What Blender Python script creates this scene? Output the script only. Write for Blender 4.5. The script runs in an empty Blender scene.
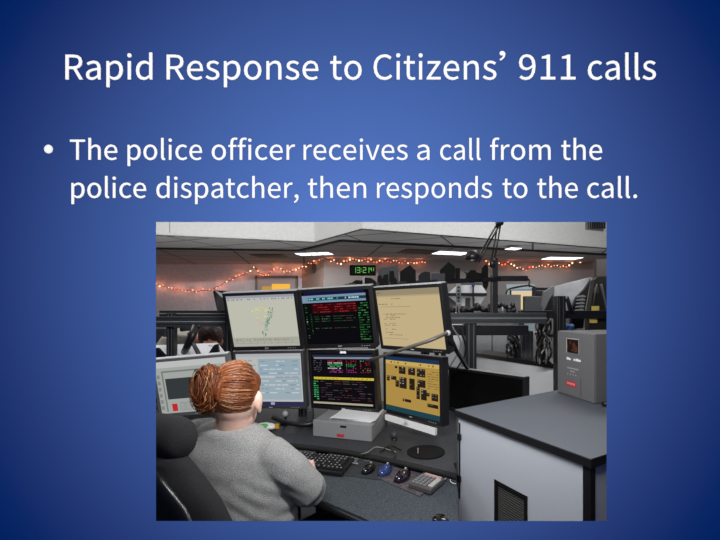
import bpy, bmesh, math, random
from mathutils import Vector, Matrix, Euler, noise
random.seed(7)
C = bpy.context.scene.collection
PI = math.pi
F, CX, CY, H = 380.0, 381.0, 306.0, 1.45     # focal length, principal point (photo pixels), eye height

def at(px, py, Y):
    return Vector(((px-CX)/F*Y, Y, H-(py-CY)/F*Y))
def on(px, py, z):
    Y = (H-z)*F/(py-CY)
    return Vector(((px-CX)/F*Y, Y, z))
def lin(c):
    return tuple(((v/255)/12.92 if v/255 <= .04045 else ((v/255+.055)/1.055)**2.4) for v in c[:3]) + (1,)

# ------------------------------------------------------------------ materials
_m = {}
def mat(name, rgb, rough=.6, metal=0, noise_amt=0, scale=60, bump=0, spec=.5, coat=0, rgb2=None, stretch=None):
    if name in _m: return _m[name]
    m = bpy.data.materials.new(name); m.use_nodes = True
    nt = m.node_tree; b = nt.nodes['Principled BSDF']
    b.inputs['Base Color'].default_value = lin(rgb)
    b.inputs['Roughness'].default_value = rough
    b.inputs['Metallic'].default_value = metal
    b.inputs['Specular IOR Level'].default_value = spec
    b.inputs['Coat Weight'].default_value = coat
    if noise_amt or bump or rgb2:
        tc = nt.nodes.new('ShaderNodeTexCoord'); n = nt.nodes.new('ShaderNodeTexNoise')
        n.inputs['Scale'].default_value = scale; n.inputs['Detail'].default_value = 4
        src = tc.outputs['Object']
        if stretch:
            mp = nt.nodes.new('ShaderNodeMapping'); mp.inputs['Scale'].default_value = stretch
            nt.links.new(src, mp.inputs['Vector']); src = mp.outputs['Vector']
        nt.links.new(src, n.inputs['Vector'])
        if noise_amt or rgb2:
            r = nt.nodes.new('ShaderNodeValToRGB')
            lo = rgb2 if rgb2 else tuple(max(0, v*(1-noise_amt)) for v in rgb)
            hi = rgb if rgb2 else tuple(min(255, v*(1+noise_amt)) for v in rgb)
            r.color_ramp.elements[0].color = lin(lo); r.color_ramp.elements[1].color = lin(hi)
            r.color_ramp.elements[0].position = .35; r.color_ramp.elements[1].position = .65
            nt.links.new(n.outputs['Fac'], r.inputs['Fac']); nt.links.new(r.outputs['Color'], b.inputs['Base Color'])
        if bump:
            bp = nt.nodes.new('ShaderNodeBump'); bp.inputs['Strength'].default_value = bump; bp.inputs['Distance'].default_value = .004
            nt.links.new(n.outputs['Fac'], bp.inputs['Height']); nt.links.new(bp.outputs['Normal'], b.inputs['Normal'])
    _m[name] = m
    return m
def emit(rgb, s=1.0):
    k = 'glow_%d_%d_%d_%g' % (*rgb, s)
    if k in _m: return _m[k]
    m = bpy.data.materials.new(k); m.use_nodes = True
    nt = m.node_tree; nt.nodes.clear()
    e = nt.nodes.new('ShaderNodeEmission'); o = nt.nodes.new('ShaderNodeOutputMaterial')
    e.inputs['Color'].default_value = lin(rgb); e.inputs['Strength'].default_value = s
    nt.links.new(e.outputs[0], o.inputs[0]); _m[k] = m
    return m
def tiles(name, rgb, dark, w, h, mortar=.012, offset=0, rough=.9):
    m = mat(name, rgb, rough); nt = m.node_tree; b = nt.nodes['Principled BSDF']
    tc = nt.nodes.new('ShaderNodeTexCoord'); br = nt.nodes.new('ShaderNodeTexBrick')
    mp = nt.nodes.new('ShaderNodeMapping'); mp.inputs['Rotation'].default_value = (0, 0, offset)
    br.offset = 0; br.squash = 1
    br.inputs['Scale'].default_value = 1; br.inputs['Brick Width'].default_value = w; br.inputs['Row Height'].default_value = h
    br.inputs['Mortar Size'].default_value = mortar; br.inputs['Mortar Smooth'].default_value = .3
    br.inputs['Color1'].default_value = lin(rgb); br.inputs['Color2'].default_value = lin(tuple(v*.95 for v in rgb)); br.inputs['Mortar'].default_value = lin(dark)
    nt.links.new(tc.outputs['Object'], mp.inputs['Vector']); nt.links.new(mp.outputs['Vector'], br.inputs['Vector'])
    nt.links.new(br.outputs['Color'], b.inputs['Base Color'])
    return m

BLACK = mat('black_plastic', (24, 24, 27), .4)
DARK = mat('dark_metal', (42, 43, 46), .45, .3)
CHAR = mat('charcoal_plastic', (58, 59, 62), .55)
GREY = mat('grey_plastic', (112, 113, 114), .5, noise_amt=.04, scale=200)
SILVER = mat('silver_plastic', (168, 168, 168), .45)
ALU = mat('dull_aluminium', (120, 122, 124), .4, .6)
WHITE = mat('white_paper', (232, 233, 235), .7)
CLOTHK = mat('charcoal_fabric', (38, 38, 40), .95, noise_amt=.2, scale=400, bump=.3)
LEATHER = mat('black_leather', (26, 26, 28), .28, bump=.15, scale=120)
SKIN = mat('skin', (246, 208, 188), .55, rgb2=(240, 192, 172), scale=25)
RED = mat('red_label', (196, 48, 58), .5)
YEL = mat('yellow_paper', (222, 196, 96), .8)
CABLE = mat('black_rubber', (20, 20, 21), .5)
CABLEG = mat('grey_rubber', (150, 150, 150), .5)

def as_m(r):
    return (r.to_matrix() if isinstance(r, Euler) else r).to_4x4()
# ------------------------------------------------------------------ mesh helpers
class MB:
    def __init__(s): s.bm = bmesh.new(); s.mats = []
    def mi(s, m):
        if m not in s.mats: s.mats.append(m)
        return s.mats.index(m)
    def _fin(s, faces, m, smooth=False):
        i = s.mi(m) if m else 0
        for f in faces: f.material_index = i; f.smooth = smooth
    def box(s, c, size, m=None, rot=None, bevel=0):
        n0 = set(s.bm.faces)
        r = bmesh.ops.create_cube(s.bm, size=1.0)
        M = Matrix.Translation(Vector(c)) @ (as_m(rot) if rot is not None else Matrix()) @ Matrix.Diagonal((*size, 1))
        bmesh.ops.transform(s.bm, matrix=M, verts=r['verts'])
        if bevel:
            ed = list({e for v in r['verts'] for e in v.link_edges})
            bmesh.ops.bevel(s.bm, geom=ed, offset=bevel, segments=2, affect='EDGES', profile=.5)
        s._fin([f for f in s.bm.faces if f not in n0], m); return s
    def prism(s, pts, z0, z1, m=None):          # vertical prism from XY outline
        a = [s.bm.verts.new((p[0], p[1], z0)) for p in pts]; b = [s.bm.verts.new((p[0], p[1], z1)) for p in pts]
        n = len(pts); fs = [s.bm.faces.new(list(reversed(a))), s.bm.faces.new(b)]
        fs += [s.bm.faces.new((a[i], a[(i+1) % n], b[(i+1) % n], b[i])) for i in range(n)]
        s._fin(fs, m); return s
    def slab(s, pts, d, m=None):                # planar outline of 3D points, thickened by vector d
        d = Vector(d); a = [s.bm.verts.new(Vector(p)) for p in pts]; b = [s.bm.verts.new(Vector(p)+d) for p in pts]
        n = len(pts); fs = [s.bm.faces.new(a), s.bm.faces.new(list(reversed(b)))]
        fs += [s.bm.faces.new((a[(i+1) % n], a[i], b[i], b[(i+1) % n])) for i in range(n)]
        s._fin(fs, m); return s
    def quad(s, pts, m=None):
        s._fin([s.bm.faces.new([s.bm.verts.new(Vector(p)) for p in pts])], m); return s
    def tube(s, pts, r, m=None, n=10, smooth=True):
        pts = [Vector(p) for p in pts]; rs = r if isinstance(r, (list, tuple)) else [r]*len(pts)
        rings = []; up = None
        for i, p in enumerate(pts):
            t = (pts[min(i+1, len(pts)-1)]-pts[max(i-1, 0)]).normalized()
            if up is None: up = t.orthogonal().normalized()
            up = (up - t*up.dot(t)).normalized() if (up-t*up.dot(t)).length > 1e-5 else t.orthogonal().normalized()
            sd = t.cross(up)
            rings.append([s.bm.verts.new(p+(up*math.cos(2*PI*k/n)+sd*math.sin(2*PI*k/n))*rs[i]) for k in range(n)])
        fs = []
        for A, B in zip(rings, rings[1:]):
            fs += [s.bm.faces.new((A[k], A[(k+1) % n], B[(k+1) % n], B[k])) for k in range(n)]
        s._fin(fs, m, smooth)
        s._fin([s.bm.faces.new(list(reversed(rings[0]))), s.bm.faces.new(rings[-1])], m); return s
    def ball(s, c, r, m=None, rot=None, u=20, v=12):
        r = (r, r, r) if isinstance(r, (int, float)) else tuple(r)
        n0 = set(s.bm.faces)
        M = Matrix.Translation(Vector(c)) @ (as_m(rot) if rot is not None else Matrix()) @ Matrix.Diagonal((*r, 1))
        bmesh.ops.create_uvsphere(s.bm, u_segments=u, v_segments=v, radius=1, matrix=M)
        s._fin([f for f in s.bm.faces if f not in n0], m, True); return s
    def loft(s, rings, m=None, smooth=True):    # rings of equal-length 3D points
        R = [[s.bm.verts.new(Vector(p)) for p in r] for r in rings]; n = len(R[0]); fs = []
        for A, B in zip(R, R[1:]):
            fs += [s.bm.faces.new((A[k], A[(k+1) % n], B[(k+1) % n], B[k])) for k in range(n)]
        fs += [s.bm.faces.new(list(reversed(R[0]))), s.bm.faces.new(R[-1])]
        s._fin(fs, m, smooth); return s
    def lathe(s, c, prof, m=None, n=24, axis=None):
        q = Vector((0, 0, 1)).rotation_difference(Vector(axis).normalized()) if axis is not None else None
        rings = []
        for r, z in prof:
            ring = [Vector((max(r, .0005)*math.cos(2*PI*k/n), max(r, .0005)*math.sin(2*PI*k/n), z)) for k in range(n)]
            rings.append([Vector(c)+(q @ p if q else p) for p in ring])
        return s.loft(rings, m)
    def build(s, name, m=None, parent=None, local=False, bevel=0, smooth=False):
        bmesh.ops.recalc_face_normals(s.bm, faces=s.bm.faces)
        me = bpy.data.meshes.new(name); s.bm.to_mesh(me); s.bm.free()
        if s.mats and not (m and not s.mats):
            for k in s.mats: me.materials.append(k)
        if m and not s.mats: me.materials.append(m)
        o = bpy.data.objects.new(name, me); C.objects.link(o)
        if smooth: me.shade_smooth()
        if parent is not None:
            o.parent = parent
            if not local: me.transform(world(parent).inverted())
        if bevel:
            b = o.modifiers.new('bevel', 'BEVEL'); b.width = bevel; b.segments = 2; b.limit_method = 'ANGLE'; b.angle_limit = math.radians(40)
        return o
def world(o):
    M = Matrix.LocRotScale(o.location, o.rotation_euler, o.scale)
    return world(o.parent) @ M if o.parent else M
def tag(o, label, cat, group=None):
    o['label'] = label; o['category'] = cat
    if group: o['group'] = group
    return o
def thing(name, label, cat, loc=(0, 0, 0), rot=(0, 0, 0), group=None):
    o = bpy.data.objects.new(name, None); C.objects.link(o); o.empty_display_size = .05
    o.location = loc; o.rotation_euler = rot
    return tag(o, label, cat, group)
def struct(o): o['kind'] = 'structure'; return o
def fuse(mb, voxel, smooth=4, disp=None):
    """union of closed shapes by voxel remesh -> new MB with one continuous surface"""
    bmesh.ops.recalc_face_normals(mb.bm, faces=mb.bm.faces)
    me = bpy.data.meshes.new('tmp'); mb.bm.to_mesh(me); mb.bm.free()
    o = bpy.data.objects.new('tmp', me); C.objects.link(o)
    r = o.modifiers.new('r', 'REMESH'); r.mode = 'VOXEL'; r.voxel_size = voxel
    if smooth:
        q = o.modifiers.new('s', 'SMOOTH'); q.factor = .6; q.iterations = smooth
    dg = bpy.context.evaluated_depsgraph_get()
    me2 = bpy.data.meshes.new_from_object(o.evaluated_get(dg))
    bpy.data.objects.remove(o); bpy.data.meshes.remove(me)
    out = MB(); out.bm.from_mesh(me2); bpy.data.meshes.remove(me2)
    if disp:
        out.bm.normal_update()
        for v in out.bm.verts: v.co += v.normal*disp(v.co)
    for f in out.bm.faces: f.smooth = True; f.material_index = 0
    return out
def sag(a, b, drop, n=8):
    a, b = Vector(a), Vector(b)
    return [a.lerp(b, i/n)-Vector((0, 0, drop*4*(i/n)*(1-i/n))) for i in range(n+1)]
def curvy(pts, n=6):                            # Catmull-Rom through points
    P = [Vector(p) for p in pts]; P = [P[0]*2-P[1]]+P+[P[-1]*2-P[-2]]; out = []
    for i in range(1, len(P)-2):
        for k in range(n):
            t = k/n; a, b, c, d = P[i-1:i+3]
            out.append(.5*((2*b)+(c-a)*t+(2*a-5*b+4*c-d)*t*t+(3*b-a-3*c+d)*t**3))
    return out+[P[-2]]

# ------------------------------------------------------------------ slide background built as an added wall, with its caption lettering
GL = {',':(130,[[26,-67,54,-49,71,-24,77,7,74,27,65,40,50,44,38,41,30,34,26,22,30,10,38,2,50,-1,54,0,49,-20,37,-36,19,-48]]),'.':(130,[[49,-5,60,-1,69,7,72,20,69,32,60,41,49,44,37,41,29,32,26,20,29,7,37,-1]]),'0':(227,[[97,-5,130,4,156,29,172,70,177,129,172,187,156,229,130,253,97,261,64,253,39,229,23,187,18,129,23,70,39,29,64,4],[97,21,72,33,55,68,48,129,55,190,72,225,97,236,123,225,140,190,146,129,140,68,123,33]]),'1':(227,[[31,0,172,0,172,27,120,27,120,257,96,257,81,249,63,243,42,238,42,218,88,218,88,27,31,27]]),'2':(227,[[15,0,177,0,177,28,106,28,92,27,78,26,64,25,105,67,137,108,157,147,165,186,155,226,129,252,90,261,60,257,36,244,14,224,33,206,48,221,66,231,86,235,112,229,128,211,133,185,126,150,104,112,68,68,15,19]]),'3':(227,[[92,-5,134,4,163,29,175,69,167,100,148,121,120,134,120,136,144,149,160,169,166,197,156,232,130,254,91,261,64,257,40,246,20,231,37,210,53,223,70,232,90,235,113,230,128,216,133,195,127,170,104,152,62,146,62,121,109,115,135,97,142,70,135,44,117,28,90,22,64,26,43,37,27,51,10,31,30,13,57,0]]),'4':(227,[[119,0,149,0,149,71,183,71,183,96,149,96,149,257,114,257,7,92,7,71,119,71],[119,96,40,96,99,184,106,197,113,209,119,222,121,222,120,207,119,190,119,175]]),'5':(227,[[92,-5,123,1,150,18,169,46,176,83,165,130,137,157,98,165,84,164,72,161,60,155,67,229,163,229,163,257,39,257,30,137,47,126,61,134,75,139,90,141,118,134,137,114,143,83,136,50,116,29,89,22,62,26,42,37,26,50,9,29,30,13,56,0]]),'6':(227,[[105,-5,142,6,169,35,179,79,170,124,146,150,108,159,87,156,67,145,50,129,56,179,70,212,91,229,116,235,131,233,145,226,157,215,175,235,159,249,139,258,114,261,79,254,48,230,27,187,20,123,26,67,44,27,71,3],[50,103,68,122,86,132,103,136,128,129,144,109,149,79,143,48,128,28,105,21,78,30,59,58]]),'7':(227,[[69,0,103,0,108,69,119,127,141,182,178,237,178,257,17,257,17,229,142,229,110,178,88,125,75,67]]),'8':(227,[[98,-5,140,4,168,28,178,62,172,92,156,114,135,129,135,131,151,146,164,168,169,193,161,228,136,252,99,261,63,252,38,230,28,195,33,171,46,151,63,136,63,135,40,118,23,95,16,64,27,28,56,4],[98,19,71,25,52,42,44,67,49,90,61,109,80,125,114,110,138,91,148,63,142,40,124,25],[116,139,87,152,66,170,57,195,63,217,77,232,98,237,122,231,137,214,142,191,139,173,130,155]]),'9':(227,[[82,-5,117,3,147,28,168,73,175,139,169,193,151,231,123,254,89,261,52,251,26,222,15,178,24,133,49,106,86,97,107,101,128,112,145,129,139,78,125,45,105,28,81,22,65,24,50,31,38,42,20,22,37,8,57,-1],[145,155,127,136,109,125,91,121,66,128,51,148,46,178,51,209,67,229,89,236,117,227,136,200]]),'A':(245,[[1,0,34,0,59,78,153,78,177,0,211,0,124,257,88,257],[67,104,79,144,88,172,97,201,105,230,106,230,115,201,123,172,132,144,145,104]]),'B':(262,[[35,0,117,0,156,5,187,19,207,42,214,75,208,105,189,126,162,137,162,138,183,150,195,170,200,194,188,230,157,250,111,257,35,257],[68,148,68,231,107,231,141,227,161,214,168,190,161,167,141,153,106,148],[68,26,68,123,112,123,151,118,174,102,182,76,174,48,150,31,112,26]]),'C':(256,[[132,-5,163,0,189,12,211,32,193,53,176,37,156,27,133,24,100,31,75,52,59,85,54,129,59,172,76,205,101,226,134,233,155,230,172,221,187,209,204,230,187,245,163,257,134,261,89,252,53,226,29,184,20,128,29,72,52,31,88,4]]),'E':(238,[[35,0,187,0,187,28,68,28,68,121,165,121,165,149,68,149,68,229,183,229,183,257,35,257]]),'I':(135,[[35,0,68,0,68,257,35,257]]),'K':(258,[[35,0,68,0,68,81,112,134,189,0,225,0,132,159,213,257,176,257,68,128,68,128,68,257,35,257]]),'L':(222,[[35,0,180,0,180,28,68,28,68,257,35,257]]),'M':(317,[[35,0,64,0,64,142,64,167,62,193,60,218,62,218,82,159,131,26,153,26,201,159,222,218,223,218,221,193,220,167,219,142,219,0,249,0,249,257,210,257,161,119,155,102,149,84,143,66,142,66,136,84,130,102,123,119,74,257,35,257]]),'P':(254,[[35,0,68,0,68,102,110,102,148,107,178,121,198,146,204,181,198,217,178,240,148,253,109,257,35,257],[68,129,68,230,104,230,142,226,165,211,172,181,165,151,143,134,106,129]]),'R':(255,[[176,0,213,0,147,112,178,126,198,150,205,185,194,227,162,250,116,257,35,257,35,0,68,0,68,109,114,109],[68,135,68,230,111,230,145,226,166,212,173,185,166,157,145,140,111,135]]),'S':(241,[[106,-5,153,5,183,31,194,68,187,100,168,122,141,137,104,153,84,162,68,175,62,196,68,215,84,228,110,233,132,230,151,222,168,209,185,230,164,246,139,257,110,261,68,252,39,228,29,193,37,162,57,141,81,127,118,111,140,101,155,87,161,65,154,44,136,29,107,24,81,28,57,39,36,56,17,33,42,13,72,0]]),'T':(242,[[89,0,121,0,121,229,199,229,199,257,11,257,11,229,89,229]]),'U':(285,[[126,-5,163,1,192,20,211,54,218,106,218,257,187,257,187,105,179,57,157,31,126,24,96,31,75,57,67,105,67,257,34,257,34,106,41,54,61,20,90,1]]),'X':(233,[[6,0,40,0,77,69,84,82,91,96,98,111,99,111,107,96,114,82,121,69,159,0,195,0,120,131,190,257,156,257,121,191,116,179,110,167,103,153,102,153,94,167,88,179,82,191,47,257,11,257,81,133]]),'a':(229,[[76,-5,99,-1,120,9,139,23,140,23,143,0,169,0,169,117,162,158,141,185,103,195,74,191,49,182,29,170,41,148,58,158,77,165,98,168,122,161,134,144,137,120,85,111,49,97,28,77,21,49,28,20,47,2],[85,21,68,24,56,34,51,51,59,73,87,89,137,99,137,46,120,32,103,24]]),'c':(211,[[107,-5,129,-2,150,7,169,19,155,41,142,31,127,25,110,22,79,31,59,57,51,95,59,133,80,159,111,168,125,166,137,160,149,152,165,173,150,184,132,192,110,195,75,188,46,169,26,137,18,95,25,53,44,22,72,2]]),'d':(249,[[97,-5,119,-1,138,9,155,22,156,22,159,0,185,0,185,279,153,279,153,206,154,173,138,185,121,192,101,195,70,188,43,168,25,137,19,95,24,53,40,21,65,2],[104,22,76,31,58,56,51,95,59,133,79,159,106,168,122,166,137,160,153,148,153,48,137,34,121,25]]),'e':(226,[[109,-5,133,-2,154,5,172,15,160,36,146,28,130,23,113,21,81,29,59,52,50,88,178,88,179,93,179,99,179,106,170,153,145,184,103,195,72,188,44,168,25,137,18,95,25,53,45,22,74,2],[49,110,59,142,79,163,104,169,129,163,146,143,151,110]]),'f':(146,[[12,164,37,164,37,0,69,0,69,164,110,164,110,190,69,190,69,220,72,241,81,253,96,258,103,257,110,255,118,252,125,277,115,280,104,282,93,283,62,276,43,254,37,221,37,190,12,188]]),'h':(245,[[32,0,64,0,64,138,82,154,98,164,116,167,137,162,149,145,152,116,152,0,184,0,184,120,178,161,159,186,126,195,102,191,81,179,63,163,64,202,64,279,32,279]]),'i':(129,[[48,229,59,232,67,239,70,251,67,262,59,269,48,271,37,269,30,262,27,251,30,239,37,232],[32,0,64,0,64,190,32,190]]),'l':(132,[[66,-5,74,-4,79,-3,84,-2,80,23,73,22,69,23,66,28,64,36,64,279,32,279,32,38,36,15,47,0]]),'m':(356,[[32,0,64,0,64,138,81,154,97,164,112,167,132,162,144,145,147,116,147,0,179,0,179,138,196,154,212,164,227,167,247,162,259,145,263,116,263,0,294,0,294,120,288,161,269,186,237,195,215,190,194,178,174,159,164,178,146,191,121,195,100,191,80,179,62,162,62,162,58,190,32,190]]),'n':(246,[[32,0,64,0,64,138,82,154,98,164,116,167,137,162,149,145,152,116,152,0,184,0,184,120,178,161,159,186,126,195,102,191,81,179,62,162,62,162,58,190,32,190]]),'o':(244,[[106,-5,139,2,167,22,187,53,194,95,187,137,167,169,139,188,106,195,73,188,45,169,25,137,18,95,25,53,45,22,73,2],[106,22,77,31,58,57,51,95,58,133,77,159,106,168,135,159,154,133,161,95,154,57,135,31]]),'p':(249,[[32,-80,64,-80,64,-16,63,18,81,5,98,-2,116,-5,147,2,173,22,192,55,199,98,194,138,179,169,155,188,123,195,101,191,81,181,62,168,62,168,58,190,32,190],[111,22,97,24,81,30,64,42,64,142,82,156,99,165,115,168,144,159,160,135,165,98,158,57,139,31]]),'r':(168,[[32,0,64,0,64,122,79,148,95,162,112,166,119,166,125,165,131,163,137,191,131,193,124,195,116,195,96,190,78,176,62,155,62,155,58,190,32,190]]),'s':(196,[[82,-5,120,3,143,24,151,52,142,81,120,98,93,110,73,118,58,128,52,143,56,156,68,166,88,170,103,168,117,162,131,153,146,173,130,184,110,192,87,195,52,188,29,168,22,141,30,115,51,97,77,86,98,78,114,66,120,50,116,35,104,24,83,20,62,23,44,31,27,43,11,22,31,8,56,-1]]),'t':(164,[[92,-5,104,-4,116,-1,127,2,121,27,114,24,106,22,99,21,82,26,72,38,70,58,70,164,121,164,121,190,70,190,70,244,43,244,40,190,9,188,9,164,38,164,38,59,43,25,60,3]]),'v':(215,[[73,0,111,0,178,190,146,190,110,82,105,63,99,44,93,26,91,26,85,44,79,63,74,82,38,190,5,190]]),'z':(199,[[12,0,156,0,156,26,53,26,153,173,153,190,23,190,23,164,112,164,12,17]]),'’':(382,[[17,210,24,196,45,211,62,233,68,262,64,279,54,291,40,295,27,292,19,283,16,272,19,261,27,253,39,250,48,253,44,237,33,222]])}
WY = .60                                        # distance of the wall from the lens
def slide_material():
    m = bpy.data.materials.new('blue_slide_print'); m.use_nodes = True
    nt = m.node_tree; b = nt.nodes['Principled BSDF']; b.inputs['Roughness'].default_value = 1; b.inputs['Specular IOR Level'].default_value = 0
    tc = nt.nodes.new('ShaderNodeTexCoord'); mp = nt.nodes.new('ShaderNodeMapping'); mp.vector_type = 'POINT'
    px = WY/F; c = at(360, 270, WY)
    sx, sz = 1/(450*px), 1/(450*px)
    mp.inputs['Location'].default_value = (-c.x*sx, 0, -c.z*sz); mp.inputs['Scale'].default_value = (sx, 0, sz)
    ln = nt.nodes.new('ShaderNodeVectorMath'); ln.operation = 'LENGTH'
    r = nt.nodes.new('ShaderNodeValToRGB'); els = r.color_ramp.elements
    stops = [(0, (92, 130, 210)), (.16, (86, 121, 199)), (.34, (74, 106, 178)), (.5, (63, 92, 158)), (.62, (54, 79, 143)), (.8, (35, 56, 116)), (.93, (12, 39, 101)), (1, (2, 33, 96))]
    els[0].position = 0; els[0].color = lin(stops[0][1]); els[1].position = 1; els[1].color = lin(stops[-1][1])
    for p, col in stops[1:-1]: e = els.new(p); e.color = lin(col)
    L = nt.links.new
    L(tc.outputs['Object'], mp.inputs['Vector']); L(mp.outputs['Vector'], ln.inputs[0]); L(ln.outputs['Value'], r.inputs['Fac']); L(r.outputs['Color'], b.inputs['Base Color'])
    return m
p0, p1 = at(156, 222, WY), at(606.6, 521, WY)   # opening: top left, bottom right
w = MB(); T = .012; k = (WY+T)/WY*1.006                # the reveal is splayed: wider at the back
outer = [(-3.2, 0), (3.6, 0), (3.6, 3.5), (-3.2, 3.5)]
inner = [(p0.x, p1.z), (p1.x, p1.z), (p1.x, p0.z), (p0.x, p0.z)]
V = lambda x, y, z: w.bm.verts.new((x, y, z))
of = [V(x, WY, z) for x, z in outer]; inf_ = [V(x, WY, z) for x, z in inner]
ob = [V(x, WY+T, z) for x, z in outer]; ib = [V(x*k, WY+T, H+(z-H)*k) for x, z in inner]
for n in range(4):
    m_ = (n+1) % 4
    for f in ((of[n], of[m_], inf_[m_], inf_[n]), (ob[m_], ob[n], ib[n], ib[m_]), (of[m_], of[n], ob[n], ob[m_]), (inf_[n], inf_[m_], ib[m_], ib[n])): w.bm.faces.new(f)
struct(w.build('slide_wall', slide_material()))
LET = mat('white_lettering', (255, 255, 255), 1, spec=0)
def word(text, xl, xr, cap, base, parent):
    cu = bpy.data.curves.new('word', 'CURVE'); cu.dimensions = '2D'; cu.fill_mode = 'BOTH'; cu.extrude = .0006
    k = WY/F; x = 0; sp = []
    for ch in text:
        adv, polys = GL[ch]
        for p in polys: sp.append([(x+p[i], p[i+1]) for i in range(0, len(p), 2)])
        x += adv-32
    lo = min(q[0] for p in sp for q in p); hi = max(q[0] for p in sp for q in p)
    s = (xr-xl)/(hi-lo); sy = cap/257.0
    for p in sp:
        q = [(xl+(a-lo)*s, base-b*sy) for a, b in p]
        spl = cu.splines.new('POLY'); spl.points.add(len(q)-1); spl.use_cyclic_u = True
        for i, (a, b) in enumerate(q): spl.points[i].co = ((a-CX)*k, (CY-b)*k, 0, 1)
    t = bpy.data.objects.new('tmp', cu); C.objects.link(t)
    me = bpy.data.meshes.new_from_object(t.evaluated_get(bpy.context.evaluated_depsgraph_get()))
    bpy.data.objects.remove(t)
    me.transform(Matrix.Translation(Vector((0, WY-.0007, H))-parent.location) @ Matrix.Rotation(PI/2, 4, 'X'))
    me.materials.clear(); me.materials.append(LET)
    o = bpy.data.objects.new('word', me); C.objects.link(o); o.parent = parent
title = thing('title_lettering', 'large white title line reading Rapid Response to Citizens’ 911 calls on the blue slide wall', 'lettering', at(66, 80, WY))
for a in (('Rapid', 66, 152.7), ('Response', 167, 318.5), ('to', 330.3, 361.8), ('Citizens', 373.5, 496.3), ('’', 499.3, 505.2), ('911', 518.7, 575.2), ('calls', 587.5, 655.5)): word(*a, 24.7, 79.8, title)
body = thing('paragraph_lettering', 'white two line bulleted sentence about the police officer on the blue slide wall above the opening', 'lettering', at(70, 198, WY))
for a in (('The', 70.5, 117.7), ('police', 128, 202.3), ('officer', 212, 295.2), ('receives', 303.7, 407.7), ('a', 417, 429.4), ('call', 440, 480.5), ('from', 490, 550.3), ('the', 561, 601.7)): word(*a, 20.1, 160, body)
for a in (('police', 72, 146.4), ('dispatcher,', 156.8, 298.7), ('then', 308, 366.2), ('responds', 377, 491.9), ('to', 502.3, 527.2), ('the', 537, 577.4), ('call.', 587, 636.6)): word(*a, 20.1, 198, body)
bu = MB(); bu.lathe(at(49, 149.3, WY)+Vector((0, -.0013, 0)), [(0, 0), (4.3*WY/F, 0), (4.3*WY/F, .0012), (0, .0012)], LET, axis=(0, 1, 0)); bu.build('bullet', parent=body)
# ------------------------------------------------------------------ the room shell
PLAST = mat('fascia_paint', (196, 196, 194), .9, noise_amt=.02, scale=30)
WALLM = mat('wall_paint', (205, 200, 205), .9, noise_amt=.03, scale=12)
WALLT = mat('tan_wall_paint', (160, 138, 126), .9)
WALLL = mat('pale_wall_paint', (122, 117, 115), .9)
FLOORM = mat('grey_carpet', (70, 72, 76), .95, noise_amt=.3, scale=200, bump=.4)
CT = tiles('ceiling_tiles', (214, 213, 212), (100, 99, 98), 1.22, .61, .018, .38)
CT2 = tiles('shaded_inner_tiles', (150, 146, 143), (74, 72, 70), 1.22, .61, .02, -.2)  # inner tiles darkened: shade past the ceiling step put into the colour
XL, XR, YF, YB = -6.5, 6.5, WY, 9.4
struct(MB().box(((XL+XR)/2, (YF+YB)/2-.0, -.05), (XR-XL, YB-YF, .1), FLOORM).build('floor'))
struct(MB().box((XL-.05, (YF+YB)/2, 1.8), (.1, YB-YF+.2, 3.6), WALLM).build('wall_left'))
struct(MB().box((XR+.05, (YF+YB)/2, 1.8), (.1, YB-YF+.2, 3.6), WALLM).build('wall_right'))
struct(MB().box(((XL+XR)/2, (YF+YB)/2, 3.55), (XR-XL, YB-YF, .1), PLAST).build('ceiling'))
struct(MB().prism([(-3.2, .60), (-6.6, .60), (-6.6, .7), (-3.2, .7)][::-1], 0, 3.6, WALLM).build('wall_front_left'))
struct(MB().prism([(3.6, .60), (6.6, .60), (6.6, .7), (3.6, .7)], 0, 3.6, WALLM).build('wall_front_right'))
ZL = 2.45                                        # lower ceiling
FAS = [(-6.5, 4.5), (-3.2, 5.43), (-1.05, 6.03), (-.25, 5.0), (3.93, 6.67), (6.5, 7.7)]
struct(MB().prism(FAS+[(6.5, 9.4), (-6.5, 9.4)], ZL, ZL+.05, CT).build('ceiling_lower'))
fm = MB()
for a, b in zip(FAS, FAS[1:]):
    d = (Vector(b)-Vector(a)).normalized(); nrm = Vector((-d.y, d.x))*.06
    o_ = nrm*-.25; fm.prism([(a[0]+o_.x, a[1]+o_.y), (b[0]+o_.x, b[1]+o_.y), (b[0]+nrm.x, b[1]+nrm.y), (a[0]+nrm.x, a[1]+nrm.y)], ZL+.004, 3.5)
struct(fm.build('wall_upper', PLAST))
fl = MB()                                        # thin dark edge of the fascia foot
for a, b in zip(FAS, FAS[1:]):
    fl.box(((a[0]+b[0])/2, (a[1]+b[1])/2-.022, ZL+.007), ((Vector(b)-Vector(a)).length, .010, .016), DARK, Euler((0, 0, math.atan2(b[1]-a[1], b[0]-a[0]))))
struct(fl.build('trim_1'))
INN = [(-6.5, 5.75), (-3.9, 6.55), (-1.45, 6.79), (-.60, 5.76), (4.3, 7.3), (6.5, 8.1)]
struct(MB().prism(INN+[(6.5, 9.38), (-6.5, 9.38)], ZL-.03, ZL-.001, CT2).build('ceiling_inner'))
dk = MB()
for a, b in zip(INN, INN[1:]):
    dk.box(((a[0]+b[0])/2, (a[1]+b[1])/2-.03, ZL-.018), ((Vector(b)-Vector(a)).length, .06, .034), BLACK, Euler((0, 0, math.atan2(b[1]-a[1], b[0]-a[0]))))
struct(dk.build('step_shade'))  # black strips stand for the shadow along the ceiling step
seams = MB()
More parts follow.
